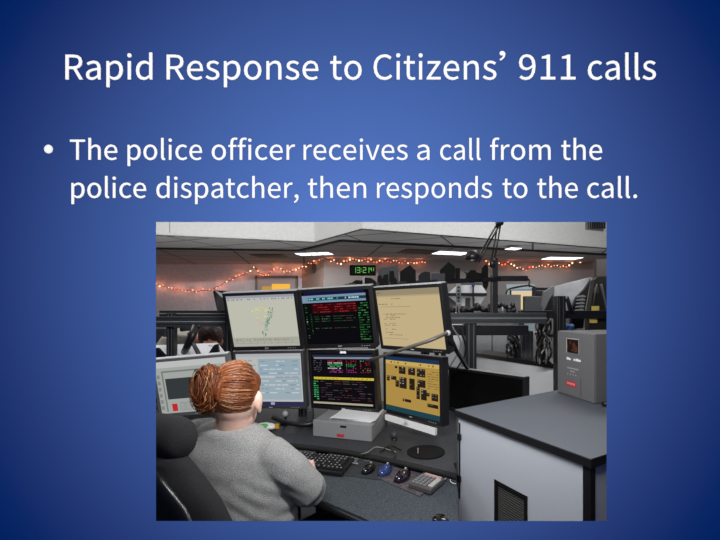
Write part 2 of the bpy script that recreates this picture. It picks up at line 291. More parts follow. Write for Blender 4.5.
for px_, Yt in ((488, 5.87), (540, 6.2), (573, 6.42), (170, 5.5)):
    p = at(px_, 230, Yt); k = .4 if p.x > 0 else .28
    Y = 5.1+.4*p.x if p.x > 0 else 5.43+.28*(p.x+3.2)
    X = (px_-CX)/F*Y; seams.box((X, Y-.006, 2.98), (.012, .012, .96), GREY)
struct(seams.build('trim_3'))
def wall_run(pts, name, m, t=.1):
    q = MB()
    for a, b in zip(pts, pts[1:]):
        d = (Vector(b)-Vector(a)).normalized(); n_ = Vector((-d.y, d.x))*t
        q.prism([a, b, (b[0]+n_.x, b[1]+n_.y), (a[0]+n_.x, a[1]+n_.y)], 0, 2.46)
    struct(q.build(name, m))
wall_run([(-6.5, 8.84), (-1.84, 8.84)], 'wall_back_left', WALLM)
wall_run([(-1.84, 8.84), (-1.16, 7.75)], 'wall_back_return', WALLT)
wall_run([(-1.16, 7.75), (1.2, 8.0), (6.5, 8.75)], 'wall_back_right', WALLL)
# door in the far wall with a lit glass pane
dY = 8.83
def flat(px0, py0, px1, py1, Y, d, m, q):
    a, b = at(px0, py0, Y), at(px1, py1, Y); q.box(((a.x+b.x)/2, Y-d/2, (a.z+b.z)/2), (abs(b.x-a.x), d, abs(a.z-b.z)), m); return q
dz = MB(); a, b = at(257, 277, dY), at(297, 277, dY)
dz.box(((a.x+b.x)/2, dY-.02, a.z/2), (b.x-a.x, .04, a.z), mat('door_paint', (170, 160, 158), .7)); door = struct(dz.build('door_1'))
fr = MB(); TR = mat('door_trim', (120, 108, 104), .7)
fr.box((a.x, dY-.03, a.z/2), (.05, .06, a.z), TR).box((b.x, dY-.03, b.z/2), (.05, .06, a.z), TR).box(((a.x+b.x)/2, dY-.03, a.z), (b.x-a.x+.05, .06, .05), TR)
fr.build('door_frame', parent=door)
flat(272, 284, 290, 296, dY-.04, .01, emit((238, 178, 70), 1.1), MB()).build('door_window', parent=door)
flat(262, 286.5, 272, 296, dY-.04, .01, emit((206, 150, 62), .9), MB()).build('side_window', parent=door)
vg = MB()
for i in range(9):
    xx = 585.5+i*2.4; p = at(xx, 228, 6.62); Y = 5.1+.4*3.55-.03; vg.box(((xx-CX)/F*Y, Y, 2.95), (.016, .03, .36), DARK)
vr = thing('wall_vent', 'slatted rectangular vent grille high on the pale upper wall at right', 'vent', (3.62, 6.5, 2.75))
vg.build('slats', parent=vr); Y = 6.53
MB().box(((595-CX)/F*Y, Y+.012, 2.95), (.42, .012, .4), GREY, Euler((0, 0, .38))).build('back_plate', parent=vr)

# ceiling lights of the lower ceiling
def area(name, loc, rot, sx, sy, power, col=(1, 1, 1)):
    l = bpy.data.lights.new(name, 'AREA'); l.shape = 'RECTANGLE'; l.size = sx; l.size_y = sy; l.energy = power; l.color = col
    o = bpy.data.objects.new(name, l); C.objects.link(o); o.location = loc; o.rotation_euler = rot; return o
def ceil_light(c, sx, sy, rz, label, n=3, pw=1.0):
    t = thing('ceiling_light', label, 'ceiling light', (c[0], c[1], ZL-.03), (0, 0, rz), 'recessed lights in the lower ceiling')
    MB().box((0, 0, -.008), (sx, sy, .016), SILVER).build('frame', parent=t, local=True)
    d = MB()
    for i in range(n):
        for j in range(3):
            d.box(((i-(n-1)/2)*sx/n, (j-1)*sy/3, -.02), (sx/n*.86, sy/3*.78, .008), emit((250, 250, 255), 2.2))
    d.build('diffuser', parent=t, local=True)
    a_ = area('lamp_light', (0, 0, -.03), (0, 0, 0), sx, sy, 9*pw*sx*sy/.22); a_.parent = t
ceil_light((-1.22, 6.95), .66, .30, -.25, 'bright ceiling light near the far wall corner, above the left monitors', pw=2.6)
ceil_light((1.26, 6.85), .62, .36, .3, 'bright ceiling light behind the head of the black desk lamp')
ceil_light((2.2, 6.32), .22, .18, .3, 'smallest ceiling light, a faint sliver right of the desk lamp', 2)
ceil_light((3.62, 7.6), .72, .36, .1, 'bright ceiling light at right, above the sagging string lights')
def ceil_vent(c, sx, sy, rz, label):
    t = thing('ceiling_vent', label, 'vent', (c[0], c[1], ZL-.03), (0, 0, rz), 'vents in the lower ceiling')
    MB().box((0, 0, -.006), (sx, sy, .012), DARK).build('frame', parent=t, local=True)
    s = MB()
    for i in range(7): s.box(((i-3)*sx/8, 0, -.016), (sx/20, sy*.85, .012), mat('brown_grille', (96, 78, 62), .6))
    s.build('grille', parent=t, local=True)
ceil_vent((-2.15, 7.3), .62, .4, 0, 'dark brown ceiling vent left of the leftmost ceiling light')
ceil_vent((.66, 6.75), .62, .5, .3, 'dark ceiling vent left of the ceiling light behind the lamp')

# added fill lights, out of view: high panels and one over the opening
for i, (x, y, lb) in enumerate(((-2.6, 3.2, 'added panel fill light on the high ceiling at left'), (1.6, 3.2, 'added panel fill light on the high ceiling at right'))):
    t = thing('room_fill', lb, 'ceiling light', (x, y, 3.5), group=None)
    MB().box((0, 0, -.03), (1.3, .7, .06), SILVER).build('housing', parent=t, local=True)
    a_ = area('lamp_light', (0, 0, -.07), (0, 0, 0), 1.2, .6, 36); a_.parent = t
t = thing('flash_fill', 'added flash-like fill light on the inside of the slide wall above the opening', 'lamp', (.05, .63, 1.86))
MB().box((0, .02, 0), (.9, .06, .12), SILVER).build('housing', parent=t, local=True)
a_ = area('lamp_light', (0, .06, 0), (math.radians(93), 0, 0), .85, .1, 31); a_.parent = t  # added fill that imitates a camera flash

for x, lb in ((-1.8, 'left added fill light bar for the fascia, high inside the slide wall'), (1.9, 'right added fill light bar for the fascia, high inside the slide wall')):
    t = thing('fascia_fill', lb, 'lamp', (x, .63, 3.05))
    MB().box((0, .02, 0), (1.1, .08, .14), SILVER).build('housing', parent=t, local=True)
    a_ = area('lamp_light', (0, .07, 0), (math.radians(92), 0, 0), 1.0, .1, 34); a_.parent = t; a_.data.spread = math.radians(80)  # added fill light to brighten the upper fascia

for x, y, lb in ((-2.2, 4.35, 'added fill light for the lower ceiling, on the floor at left beyond the desks'), (2.9, 4.7, 'added fill light for the lower ceiling, on the floor at right beyond the cabinets')):
    t = thing('ceiling_fill', lb, 'lamp', (x, y, 0))
    MB().lathe((0, 0, 0), [(0, 0), (.16, 0), (.16, .03), (.05, .06), (.05, .18), (.17, .30), (.16, .30), (0, .2)], SILVER).build('bowl', parent=t, local=True)
    a_ = area('lamp_light', (0, 0, .31), (PI, 0, 0), .3, .3, 22); a_.parent = t  # added fill light, brightens the lower ceiling from below

# ------------------------------------------------------------------ string lights along the far walls
BULB = emit((255, 150, 105), 2.6); BULB2 = emit((255, 196, 150), 3.2); BULB3 = emit((255, 96, 66), 2.4); WIRE = mat('green_wire', (30, 40, 32), .7)
def wallY(px):
    if px < 302: return 8.84
    r_ = (px-CX)/F
    for (x0, y0), (x1, y1) in (((-1.84, 8.84), (-1.16, 7.75)), ((-1.16, 7.75), (1.2, 8.0)), ((1.2, 8.0), (6.5, 8.75))):
        s = (y1-y0)/(x1-x0); X = r_*(y0-s*x0)/(1-r_*s)
        if x0-1e-3 <= X <= x1+1e-3: return X/r_ if abs(r_) > 1e-4 else y0-s*x0
    return 8.6
def garland(pts, label, step):
    path = []
    for i in range(len(pts)-1):
        (x0, y0), (x1, y1) = pts[i], pts[i+1]
        n = max(1, int(abs(x1-x0)/step+.5))
        for k in range(n): path.append((x0+(x1-x0)*k/n, y0+(y1-y0)*k/n+random.uniform(-.9, .9)))
    path.append(pts[-1]); P = [at(x, y, wallY(x)-.05) for x, y in path]
    t = thing('string_lights', label, 'string lights', P[0], group='orange string lights along the top of the far walls')
    MB().tube(P, .006, WIRE, 5).build('wire', parent=t)
    for i, p in enumerate(P):
        m = (BULB, BULB2, BULB, BULB3)[random.randrange(4)]
        MB().ball(p+Vector((0, -.012, random.uniform(-.03, .03))), random.choice((.011, .014, .018)), m, u=8, v=6).build('bulb', parent=t)
    for i in range(2, len(P), 6):
        l = bpy.data.lights.new('bulb_light', 'POINT'); l.energy = .7; l.color = (1, .30, .14); l.shadow_soft_size = .03
        o = bpy.data.objects.new('bulb_light', l); C.objects.link(o); o.parent = t; o.location = P[i]+Vector((0, -.09, 0))-P[0]
garland([(152, 283), (160, 286), (172, 289), (186, 291), (200, 291), (213, 289), (224, 283), (236, 278), (247, 272), (254, 267)], 'left swag of orange string lights sagging on the far wall above the woman', 3.4)
garland([(254, 266), (258, 272), (266, 276), (274, 268), (281, 269), (290, 272), (299, 269), (306, 266), (314, 261), (322, 258)], 'short orange string lights over the door and the tan wall corner', 3.0)
garland([(325, 257.5), (334, 261), (341, 263), (350, 260.5), (362, 260), (374, 261.5), (388, 261), (402, 262), (414, 262), (425, 262.5)], 'orange string lights behind the green digital clock', 3.0)
garland([(486, 262), (496, 264), (508, 264), (520, 268), (526, 269.5), (536, 266), (548, 265), (560, 267), (572, 264), (580, 260), (590, 258.5), (600, 262), (612, 264)], 'right swag of orange string lights beyond the desk lamp', 3.0)
# small dark fitting on the tan wall
sp = MB().box(at(313.5, 268, 8.12)+Vector((0, .0, 0)), (.07, .08, .2), mat('brown_fitting', (70, 46, 40), .6), bevel=.02).build('wall_speaker')
tag(sp, 'small dark brown speaker on the tan wall below the string lights', 'speaker')
# ------------------------------------------------------------------ desk
def XY(p): return (p.x, p.y)
ZR, ZF = .76, .72
DESKR = mat('dark_desk_laminate', (52, 54, 58), .6, noise_amt=.10, scale=90)
DESKF = mat('blue_grey_speckled_laminate', (60, 67, 73), .8, noise_amt=.25, scale=160)
rear_front = [XY(on(x, y, ZR)) for x, y in ((290, 443), (320, 446), (350, 450), (400, 460), (456, 473))]
desk = thing('dispatch_desk', 'dark curved dispatch desk with a blue grey front work surface, under the monitors', 'desk', (0, 1.9, 0))
edgeR = [(-1.75, 1.98), (-1.0, 2.0), (-.62, 1.96)]+rear_front
rearpts = edgeR+[(.316, 1.600), (.316, 1.668), (1.0, 2.08), (1.25, 2.45), (.75, 2.88), (-.9, 2.62), (-1.75, 2.56)]
MB().prism(rearpts, ZR-.03, ZR, DESKR).build('rear_surface', parent=desk)
MB().tube([(x, y-.004, ZR-.013) for x, y in edgeR], .012, mat('matt_black_rubber', (20, 20, 22), .8), 8).build('rear_edge', parent=desk)
front_edge = curvy([(-1.15, 1.92, 0), (-.80, 1.74, 0), (-.5, 1.60, 0), (-.213, 1.42, 0), (-.037, 1.29, 0), (.06, 1.20, 0), (.15, 1.14, 0), (.235, 1.12, 0)], 5)
fpts = [XY(p) for p in front_edge]+[(.245, 1.2), (.272, 1.35), (.302, 1.50)]+list(reversed(rear_front))+[(-.62, 1.95), (-1.0, 2.0)]
fpts = [(x, y) if i < len(front_edge) else (x, y-.006) for i, (x, y) in enumerate(fpts)]
MB().prism(fpts, ZF-.03, ZF, DESKF).build('front_surface', parent=desk)
MB().tube([(p.x, p.y-.006, ZF-.016) for p in front_edge], .013, BLACK, 10).build('front_edge', parent=desk)
mt = [on(x, y, ZF) for x, y in ((250, 466), (322, 473), (380, 480.5), (392, 466))]
MB().prism([(-.62, 1.70), XY(mt[1]), XY(mt[2]), XY(mt[3]), (-.14, 1.765), (-.46, 1.875), (-.62, 1.90)], ZF+.0005, ZF+.003, mat('dark_mat', (50, 52, 55), .7, noise_amt=.1)).build('keyboard_tray_mat', parent=desk)
for x, y, z in ((-1.3, 2.5, ZR), (.25, 2.5, ZR), (.9, 2.25, ZR), (.15, 1.75, ZR), (-.3, 1.95, ZR), (-1.5, 2.15, ZR), (.2, 1.25, ZF)):
    MB().box((x, y, (z-.03)/2), (.06, .06, z-.03), DARK).build('leg', parent=desk)

# ------------------------------------------------------------------ monitors
def screen_mesh(w, h, base, items, rnd=1):
    q = MB(); q.box((0, .002, 0), (w, .004, h), base)
    k = [0]
    def r(u0, v0, u1, v1, m, lift=0):
        y = -.0006-.0002*lift
        q.quad([((u0-.5)*w, y, (.5-v0)*h), ((u0-.5)*w, y, (.5-v1)*h), ((u1-.5)*w, y, (.5-v1)*h), ((u1-.5)*w, y, (.5-v0)*h)], m)
    items(r); return q
def make_monitor(label, pos, yaw, tilt, roll, w, h, bez, frame, base, items, top=None, chin=0, group='monitors of the curved dispatch console', depth=.045):
    t = thing('monitor', label, 'monitor', pos, (math.radians(tilt), math.radians(roll), math.radians(yaw)), group)
    # orientation is Rz * Rx * Ry as measured; express it as a quaternion
    q = Euler((0, 0, math.radians(yaw))).to_quaternion() @ Euler((math.radians(tilt), 0, 0)).to_quaternion() @ Euler((0, math.radians(roll), 0)).to_quaternion()
    t.rotation_euler = q.to_euler()
    c = MB(); b = bez; ch = bez+chin
    c.box((0, .008+depth/2, 0), (w, depth, h), frame, bevel=.004)
    for cx, cz, sx, sz in ((-w/2+b/2, 0, b, h), (w/2-b/2, 0, b, h), (0, h/2-b/2, w-2*b, b), (0, -h/2+ch/2, w-2*b, ch)):
        c.box((cx, .004, cz), (sx, .012, sz), frame, bevel=.002)
    c.box((0, .03+depth, 0), (w*.55, .04, h*.55), frame, bevel=.01)
    c.build('casing', parent=t, local=True)
    if top: MB().box((0, .02, h/2+.0016), (w*.99, .038, .005), top).build('top_edge', parent=t, local=True)
    sw, sh = w-2*b, h-b-ch
    s = screen_mesh(sw, sh, base, items)
    for v in s.bm.verts: v.co += Vector((0, .0035, (ch-b)/2))
    s.build('screen', parent=t, local=True)
    MB().box((0, -.0024, -h/2+ch/2), (.022, .001, .005), SILVER).build('badge', parent=t, local=True)
    g = MB()
    for i in range(4): g.box((w*.30+i*.014, -.0024, -h/2+ch/2), (.006, .001, .003), SILVER)
    g.build('buttons', parent=t, local=True)
    MB().box((0, .075+depth, 0), (.11, .06, .11), DARK, bevel=.006).build('mount_bracket', parent=t, local=True)
    return t
def row(r, rng, u0, u1, v, hgt, cols, wd=(.01, .05), gap=.012, lift=1, fill=.8):
    u = u0
    while u < u1:
        d = rng.uniform(*wd); d = min(d, u1-u)
        if rng.random() < fill: r(u, v, u+d, v+hgt, rng.choice(cols), lift)
        u += d+gap
def c_map(r):
    g = random.Random(3)
    r(0, 0, 1, .05, emit((150, 152, 165))); r(0, .05, 1, .115, emit((186, 186, 180)))
    row(r, g, .01, .97, .065, .022, [emit((96, 98, 108))], (.006, .018), .01)
    r(0, .82, 1, 1, emit((172, 172, 160)))
    for i in range(3): r(.02, .845+i*.045, .98, .85+i*.045, emit((132, 132, 124)), 1)
    for i in range(9): r(.05+i*.105, .84, .055+i*.105, .95, emit((140, 140, 132)), 2)
    row(r, g, .05, .9, .86, .015, [emit((120, 120, 116))], (.01, .04), .02, 3)
    for i in range(60):
        a = g.uniform(0, 6.28); d = g.random()**.5
        u, v = .47+.13*d*math.cos(a), .33+.12*d*math.sin(a); s = g.uniform(.008, .026)
        r(u, v, u+s, v+s*.9, emit(g.choice([(214, 208, 130), (206, 198, 120), (218, 212, 150), (200, 190, 150)])), 1+i*.05)
    for i in range(26):
        u, v = .45+g.gauss(0, .03), .5+g.gauss(0, .05); s = g.uniform(.006, .018)
        r(u, v, u+s, v+s, emit(g.choice([(214, 170, 160), (206, 160, 165), (196, 186, 150)])), 4+i*.05)
    for i in range(110):
        f = g.random(); u, v = .65-.19*f+g.gauss(0, .022), .27+.52*f+g.gauss(0, .02); s = g.uniform(.006, .016)
        r(u, v, u+s, v+s*1.3, emit(g.choice([(92, 150, 118), (70, 138, 130), (120, 170, 130), (60, 96, 110), (120, 120, 90), (140, 180, 170)])), 6+i*.02)
def c_dark1(r):
    g = random.Random(5)
    r(.04, 0, .93, .055, emit((18, 24, 62))); r(0, .06, .95, .2, emit((122, 142, 168)))
    r(.09, .105, .95, .16, emit((18, 58, 66)), 1)
    row(r, g, .1, .55, .115, .03, [emit((110, 200, 190)), emit((60, 150, 150))], (.01, .04), .008, 2)
    row(r, g, .65, .85, .115, .03, [emit((170, 210, 220))], (.01, .04), .008, 2)
    RD = [emit((128, 26, 30)), emit((150, 40, 42)), emit((92, 16, 22))]; GN = [emit((34, 104, 44)), emit((24, 74, 34)), emit((60, 130, 68))]
    for i in range(16):
        v = .235+i*.045
        if i < 4:
            r(.14, v-.012, .8, v+.03, emit((52, 8, 14)), .5)
            row(r, g, .16, .42, v, .018, RD, (.01, .04), .008, 1); row(r, g, .48, .8, v, .018, RD, (.01, .04), .008, 1)
        elif i in (5, 6, 7, 10): row(r, g, .16, .4, v, .014, [emit((84, 96, 84)), GN[1]], (.01, .03), .01); row(r, g, .45, .78, v, .014, [emit((80, 60, 60)), GN[1]], (.01, .03), .01)
        row(r, g, .82, .97, v, .018, GN, (.02, .05), .006); row(r, g, .03, .06, v, .016, GN+[emit((190, 190, 190))], (.01, .03), .02, fill=.6)
        row(r, g, .1, .13, v, .016, GN, (.01, .02), .02, fill=.7)
def c_text(r):
    g = random.Random(9); T = [emit((120, 100, 76)), emit((140, 118, 90))]
    r(0, 0, 1, .10, emit((150, 138, 112))); r(0, .1, 1, .125, emit((176, 160, 126)))
    row(r, g, .02, .12, .04, .02, T, (.02, .05), .02); row(r, g, .25, .4, .15, .012, T); row(r, g, .02, .3, .245, .012, T); r(.04, .295, .55, .3, T[0], 1)
    for v in (.42, .45, .48, .51, .59, .62, .69, .75, .79): row(r, g, .08, g.uniform(.25, .5), v, .012, T, (.01, .05), .012)
    r(.03, .86, .45, .865, T[0], 1)
def c_blue(r):
    g = random.Random(11)
    r(0, 0, 1, .06, emit((170, 172, 178))); r(.34, .10, .98, .42, emit((148, 168, 180))); r(.34, .45, .98, .88, emit((154, 170, 179)))
    for i in range(9): row(r, g, .37, .95, .14+i*.075, .018, [emit((196, 206, 210)), emit((120, 146, 164))], (.03, .12), .02)
    for i in range(8): row(r, g, .04, .3, .12+i*.09, .02, [emit((150, 152, 156))], (.03, .1), .02)
    r(0, .92, 1, 1, emit((46, 44, 78)))
    r(.5, .93, .56, .98, emit((150, 160, 200)), 1)
def c_dark2(r):
    g = random.Random(13); P = [emit((150, 60, 130)), emit((120, 40, 110))]; GN = [emit((40, 140, 70)), emit((70, 170, 110))]; W = [emit((190, 186, 180))]; RD = [emit((150, 40, 44))]
    r(.02, .03, 1, .075, emit((34, 44, 66))); r(.05, .075, 1, .11, emit((130, 134, 150)))
    for v, m in ((.14, RD), (.175, W), (.21, GN), (.24, GN), (.275, W), (.31, P), (.345, P)):
        row(r, g, .28, .52, v, .02, m, (.01, .03), .006); row(r, g, .58, .74, v, .018, m if m != W else RD, (.01, .02), .02); row(r, g, .8, .96, v, .016, GN if g.random() < .5 else RD, (.01, .03), .02, fill=.6)
        row(r, g, .04, .18, v, .014, [emit((70, 74, 78))], (.02, .05), .02)
    r(.03, .455, 1, .50, emit((206, 186, 60))); row(r, g, .05, .95, .47, .012, [emit((120, 106, 30))], (.02, .05), .03)
    for i in range(9):
        v = .53+i*.042; row(r, g, .02, .1, v, .02, GN, (.03, .05), .01); row(r, g, .14, .95, v, .010, [emit((84, 82, 84)), emit((56, 54, 58)), emit((90, 50, 50))], (.04, .14), .03, fill=.6)
    r(0, .93, .96, .965, emit((170, 164, 140)))
def c_gold(r):
    g = random.Random(17); K = emit((40, 32, 26)); K2 = emit((84, 72, 52))
    r(0, 0, 1, .07, emit((30, 52, 86))); r(0, .07, 1, .14, emit((196, 168, 92)))
    row(r, g, .03, .95, .09, .03, [K2, emit((120, 60, 40))], (.01, .03), .05, fill=.6)
    def blk(u0, v0, u1, v1):
        r(u0, v0, u1, v1, K, 1)
        n = max(1, int((u1-u0)/.05)); mrows = max(1, int((v1-v0)/.045))
        for i in range(n):
            for j in range(mrows):
                if g.random() < .75: r(u0+.008+i*.05, v0+.012+j*.045, u0+.036+i*.05, v0+.026+j*.045, emit(g.choice([(150, 140, 120), (110, 96, 74), (170, 160, 150)])), 2)
    blk(.19, .17, .24, .21); blk(.27, .17, .40, .30); blk(.45, .17, .58, .30); blk(.61, .17, .76, .31)
    blk(.02, .36, .08, .46); blk(.11, .36, .22, .43); blk(.20, .43, .27, .55); blk(.28, .36, .42, .56); blk(.47, .36, .57, .56); blk(.62, .36, .76, .49)
    blk(.60, .49, .66, .70); blk(.68, .52, .78, .70); blk(.78, .56, .83, .62); blk(.86, .56, .97, .68); blk(.79, .74, .97, .80); blk(.34, .74, .37, .79); blk(.38, .74, .50, .79)
    for i in range(8): row(r, g, .8, .98, .2+i*.04, .008, [K2], (.03, .08), .01)
    r(0, .91, 1, 1, emit((30, 66, 76)))
def c_grey(r):
    g = random.Random(19)
    r(0, 0, 1, .12, emit((186, 188, 186))); r(.08, .18, .93, .21, emit((116, 120, 118)), 1); r(.08, .18, .1, .97, emit((116, 120, 118)), 1)
    r(.12, .33, .55, .73, emit((52, 57, 60)), 1); r(.16, .82, .235, .965, emit((190, 40, 44)), 2)
    for i in range(8): r(.27+i*.085, .80, .345+i*.085, .96, emit((126, 131, 129)), 1); r(.275+i*.085, .81, .34+i*.085, .95, emit((154, 158, 155)), 2)
    for i in range(6): r(.01, .25+i*.12, .05, .32+i*.12, emit((128, 132, 130)), 1)
    row(r, g, .6, .9, .3, .04, [emit((130, 134, 132))], (.03, .06), .02)
def c_off(r): pass
W_, H_ = .44, .345
make_monitor('upper left monitor showing a pale map with yellow and green dots', (-.678, 2.182, 1.361), -7.3, 14.8, -2.0, W_, H_, .017, BLACK, emit((188, 189, 174)), c_map, SILVER, .004)
make_monitor('upper middle monitor with red and green text rows on black', (-.246, 2.12, 1.382), -15.3, 10.8, -2.7, W_, H_, .020, BLACK, emit((12, 11, 15)), c_dark1, SILVER, .004)
make_monitor('upper right monitor showing a tan page of text lines', (.142, 1.952, 1.384), -41.4, 11.1, -.9, W_, H_, .017, BLACK, emit((194, 175, 134)), c_text, SILVER, .004)
make_monitor('lower left monitor with pale blue panels, partly behind the seated woman’s head', (-.660, 2.242, 1.014), -9.1, 4.2, -2.0, W_, H_, .016, CHAR, emit((182, 184, 182)), c_blue, SILVER, 0)
make_monitor('lower middle monitor with a yellow bar across black text rows', (-.225, 2.183, 1.024), -23.3, 1.8, -2.9, W_, H_, .017, BLACK, emit((16, 13, 18)), c_dark2, SILVER, .002)
make_monitor('lower right monitor with a gold screen covered in black blocks', (.161, 2.066, 1.011), -48.3, -1.3, -2.1, W_, H_, .018, BLACK, emit((172, 140, 70)), c_gold, SILVER, .003)
make_monitor('far left monitor with a grey screen, dark rectangle and red square', (-1.082, 2.189, .989), 1.2, 7.8, -4.9, W_, H_, .016, GREY, emit((160, 165, 161)), c_grey, WHITE, .004)
mk = make_monitor('switched off wide black monitor behind the white cabinet', (.62, 2.30, .912), -48.1, -2.6, -.7, .53, .28, .016, BLACK, mat('dark_glass', (10, 10, 11), .25), c_off, SILVER, .004)
ed = thing('monitor', 'narrow dark monitor seen edge on, left of the map monitor', 'monitor', at(220, 311, 2.6), group=None)
MB().slab([at(213, 292, 2.52), at(214.5, 290.3, 2.52), at(224, 298, 2.62), at(226.5, 313, 2.62), at(217.5, 312, 2.52)], (.05, .16, .0), BLACK).build('casing', parent=ed)
MB().slab([at(214.8, 290.6, 2.515), at(221, 293, 2.56), at(222, 297.6, 2.56)], (.0, .012, 0), SILVER).build('top_corner', parent=ed)
# stickers
s_ = MB().box(at(343, 352.3, 2.13), (.034, .002, .012), WHITE).build('sticker'); tag(s_, 'tiny blank white sticker between the two middle monitors', 'sticker', 'white stickers on the monitors')
s_ = MB().box(at(405.5, 421, 1.99), (.02, .002, .014), WHITE, Euler((0, 0, -.84))).build('sticker'); tag(s_, 'tiny white sticker below the gold screen', 'sticker', 'white stickers on the monitors')
ls = MB(); a, b = at(387, 416.5, 2.13), at(437, 431, 1.915)
ls.slab([a+Vector((0, 0, .014)), b+Vector((0, 0, .014)), b-Vector((0, 0, .018)), a-Vector((0, 0, .014))], (-.012, -.014, 0), mat('pale_strip', (245, 245, 243), .6))
tag(ls.build('paper_strip'), 'long pale strip fixed under the gold monitor', 'strip')

# ------------------------------------------------------------------ rack behind the monitors
rack = thing('monitor_rack', 'black and grey metal rack of posts and rails carrying the monitors', 'rack', (0, 2.4, ZR))
def rail(name, a, b, sy, sz, m):
    a, b = Vector(a), Vector(b); d = b-a
    q = MB(); q.box((a+b)/2, (d.length, sy, sz), m, d.to_track_quat('X', 'Z').to_euler())
    for k in (() if m is BLACK else (-.28, 0, .28)):
        q.box((a+b)/2+Vector((0, -sy/2, k*sz)), (d.length, .004, .004), SILVER if k == 0 else BLACK, d.to_track_quat('X', 'Z').to_euler())
    return q.build(name, parent=rack)
RG = mat('rail_grey', (76, 78, 80), .45, .4)
rail('rail', at(446, 318, 2.62), at(545, 318, 2.62), .05, .072, RG)
rail('rail', at(150, 321.5, 2.47), at(236, 321.5, 2.47), .05, .066, RG)
rail('rail', at(161, 313.5, 2.56), at(236, 313.5, 2.56), .04, .04, RG)
rail('rail', at(236, 322, 2.47), at(447, 318, 2.60), .04, .05, DARK)
def post(px, Y, ytop, w=.06, z0=ZR, m=DARK):
    p = at(px, ytop, Y); q = MB()
    q.box((p.x, Y, (p.z+z0)/2), (w, w, p.z-z0), m, bevel=.004)
    for k in (() if m is BLACK else (-.22, .22)): q.box((p.x+k*w, Y-w/2, (p.z+z0)/2), (.007, .004, p.z-z0), ALU)
    q.build('post', parent=rack)
post(470, 2.66, 322, .075); post(231, 2.43, 315, .055); post(303, 2.40, 292, .05); post(372, 2.42, 285, .05); post(425, 2.35, 300, .05); post(172, 2.53, 313, .05)
post(494, 2.62, 258, .042, 1.345, BLACK)
# short arms from the rack posts to the backs of the monitors
for i, (a, b) in enumerate((((-.63, 2.30, 1.33), (-.60, 2.46, 1.35)), ((-.19, 2.25, 1.35), (-.12, 2.40, 1.35)), ((.24, 2.05, 1.37), (.27, 2.35, 1.37)), ((-.63, 2.36, 1.01), (-.5, 2.40, 1.01)), ((-.17, 2.30, 1.02), (-.06, 2.42, 1.02)), ((.26, 2.15, 1.01), (.27, 2.35, 1.01)), ((-1.08, 2.31, .98), (-1.35, 2.53, .98)))):
    MB().tube([a, b], .018, DARK).build('arm', parent=rack)
MB().tube([at(303, 322, 2.40), at(294, 322, 2.47)], .018, DARK).build('arm', parent=rack)
# stand foot of the switched off monitor
q = MB(); q.lathe((.74, 2.41, ZR), [(0, 0), (.12, 0), (.12, .012), (.03, .02), (.02, .1), (0, .1)], BLACK); q.build('stand', parent=mk)
# upper black bar with skyline cut-outs
YB_ = 2.27
def cut(pts, Y, d, m, q=None):
    q = q or MB(); return q.slab([at(x, y, Y) for x, y in pts], (0, d, 0), m)
KC = mat('black_card', (15, 15, 16), .9, spec=.2); KG = mat('grey_card', (56, 57, 60), .9); KG2 = mat('dark_grey_card', (32, 33, 35), .9, spec=.2)
rail('upper_bar', at(345, 286.5, 2.30), at(500, 279, 2.62), .03, .030, BLACK)
MB().box(at(512, 278.6, 2.62), (.21, .03, .036), BLACK).build('arm', parent=rack)
def cutout(name, pts, m, label, Y=YB_, d=.006):
    Y = Y+(sum(p[0] for p in pts)/len(pts)-345)/155*.32
    tag(cut(pts, Y, d, m).build(name), label, 'cutout', 'black card skyline on top of the monitor rack')
cutout('card_block', [(346, 289), (346, 284), (352, 282.5), (356, 280), (361, 280.5), (366, 277.5), (371, 278), (376, 281.5), (376, 287.5)], KC, 'low black card cut-out under the green clock')
cutout('card_roof', [(378, 286), (378.5, 269), (381, 268), (398, 265.5), (399, 283), (388, 286)], KG, 'broad grey card block behind the black towers', 2.285)
cutout('card_tower', [(377, 286), (377.5, 276), (381, 275), (382, 279), (384, 275), (388, 274), (388.5, 285)], KC, 'squat black card tower nearest the green clock')
cutout('card_tower', [(388.8, 285), (389.5, 271), (394, 271), (394.5, 277), (397, 280), (397.5, 285)], KC, 'slim black card tower in front of the grey block')
cutout('card_house', [(400, 284.5), (400, 271.5), (410, 265), (415.7, 270.5), (416, 283.5)], KC, 'large black gabled card house above the tan screen')
cutout('card_dome', [(418.5, 283), (418.5, 276), (421, 273), (425, 271.5), (430, 272), (431, 282)], KG2, 'round topped dark grey card dome between the two houses')
cutout('card_block', [(431.3, 282), (431.3, 273.3), (445, 273.3), (445, 281)], KG, 'flat grey card block beside the card dome', 2.272)
cutout('card_house', [(440, 280.5), (440, 270), (448.5, 261.8), (455, 266.8), (455, 280)], KC, 'black gabled card house with a bluish right side, near the lamp', 2.262)
cutout('card_tower', [(455.3, 279.5), (455.3, 268), (460, 268), (460, 279.5)], KC, 'slim black card chimney right of the smaller card house')
cutout('card_sun', [(466, 279), (463.8, 281), (466.3, 277), (466.2, 274), (464, 271.5), (467.5, 273), (470.5, 270), (475.5, 270), (477, 272.5), (482, 273), (482.5, 280), (477, 280.5), (474.5, 282.5), (470, 283), (467.5, 281), (466.5, 282.8)], KC, 'round spiky black card shape left of the tall lamp post')
cutout('card_cat', [(481.5, 276), (482, 268), (486, 264), (488, 266), (488.5, 285), (486.5, 290), (483.5, 287)], KC, 'tall curved black card shape against the lamp post', 2.30)
cutout('card_bluish_gable', [(449, 263), (454.7, 267.5), (454.7, 279), (449, 279)], mat('blue_grey_card', (52, 58, 66), .8), 'blue grey gable side of the smaller card house', 2.254)

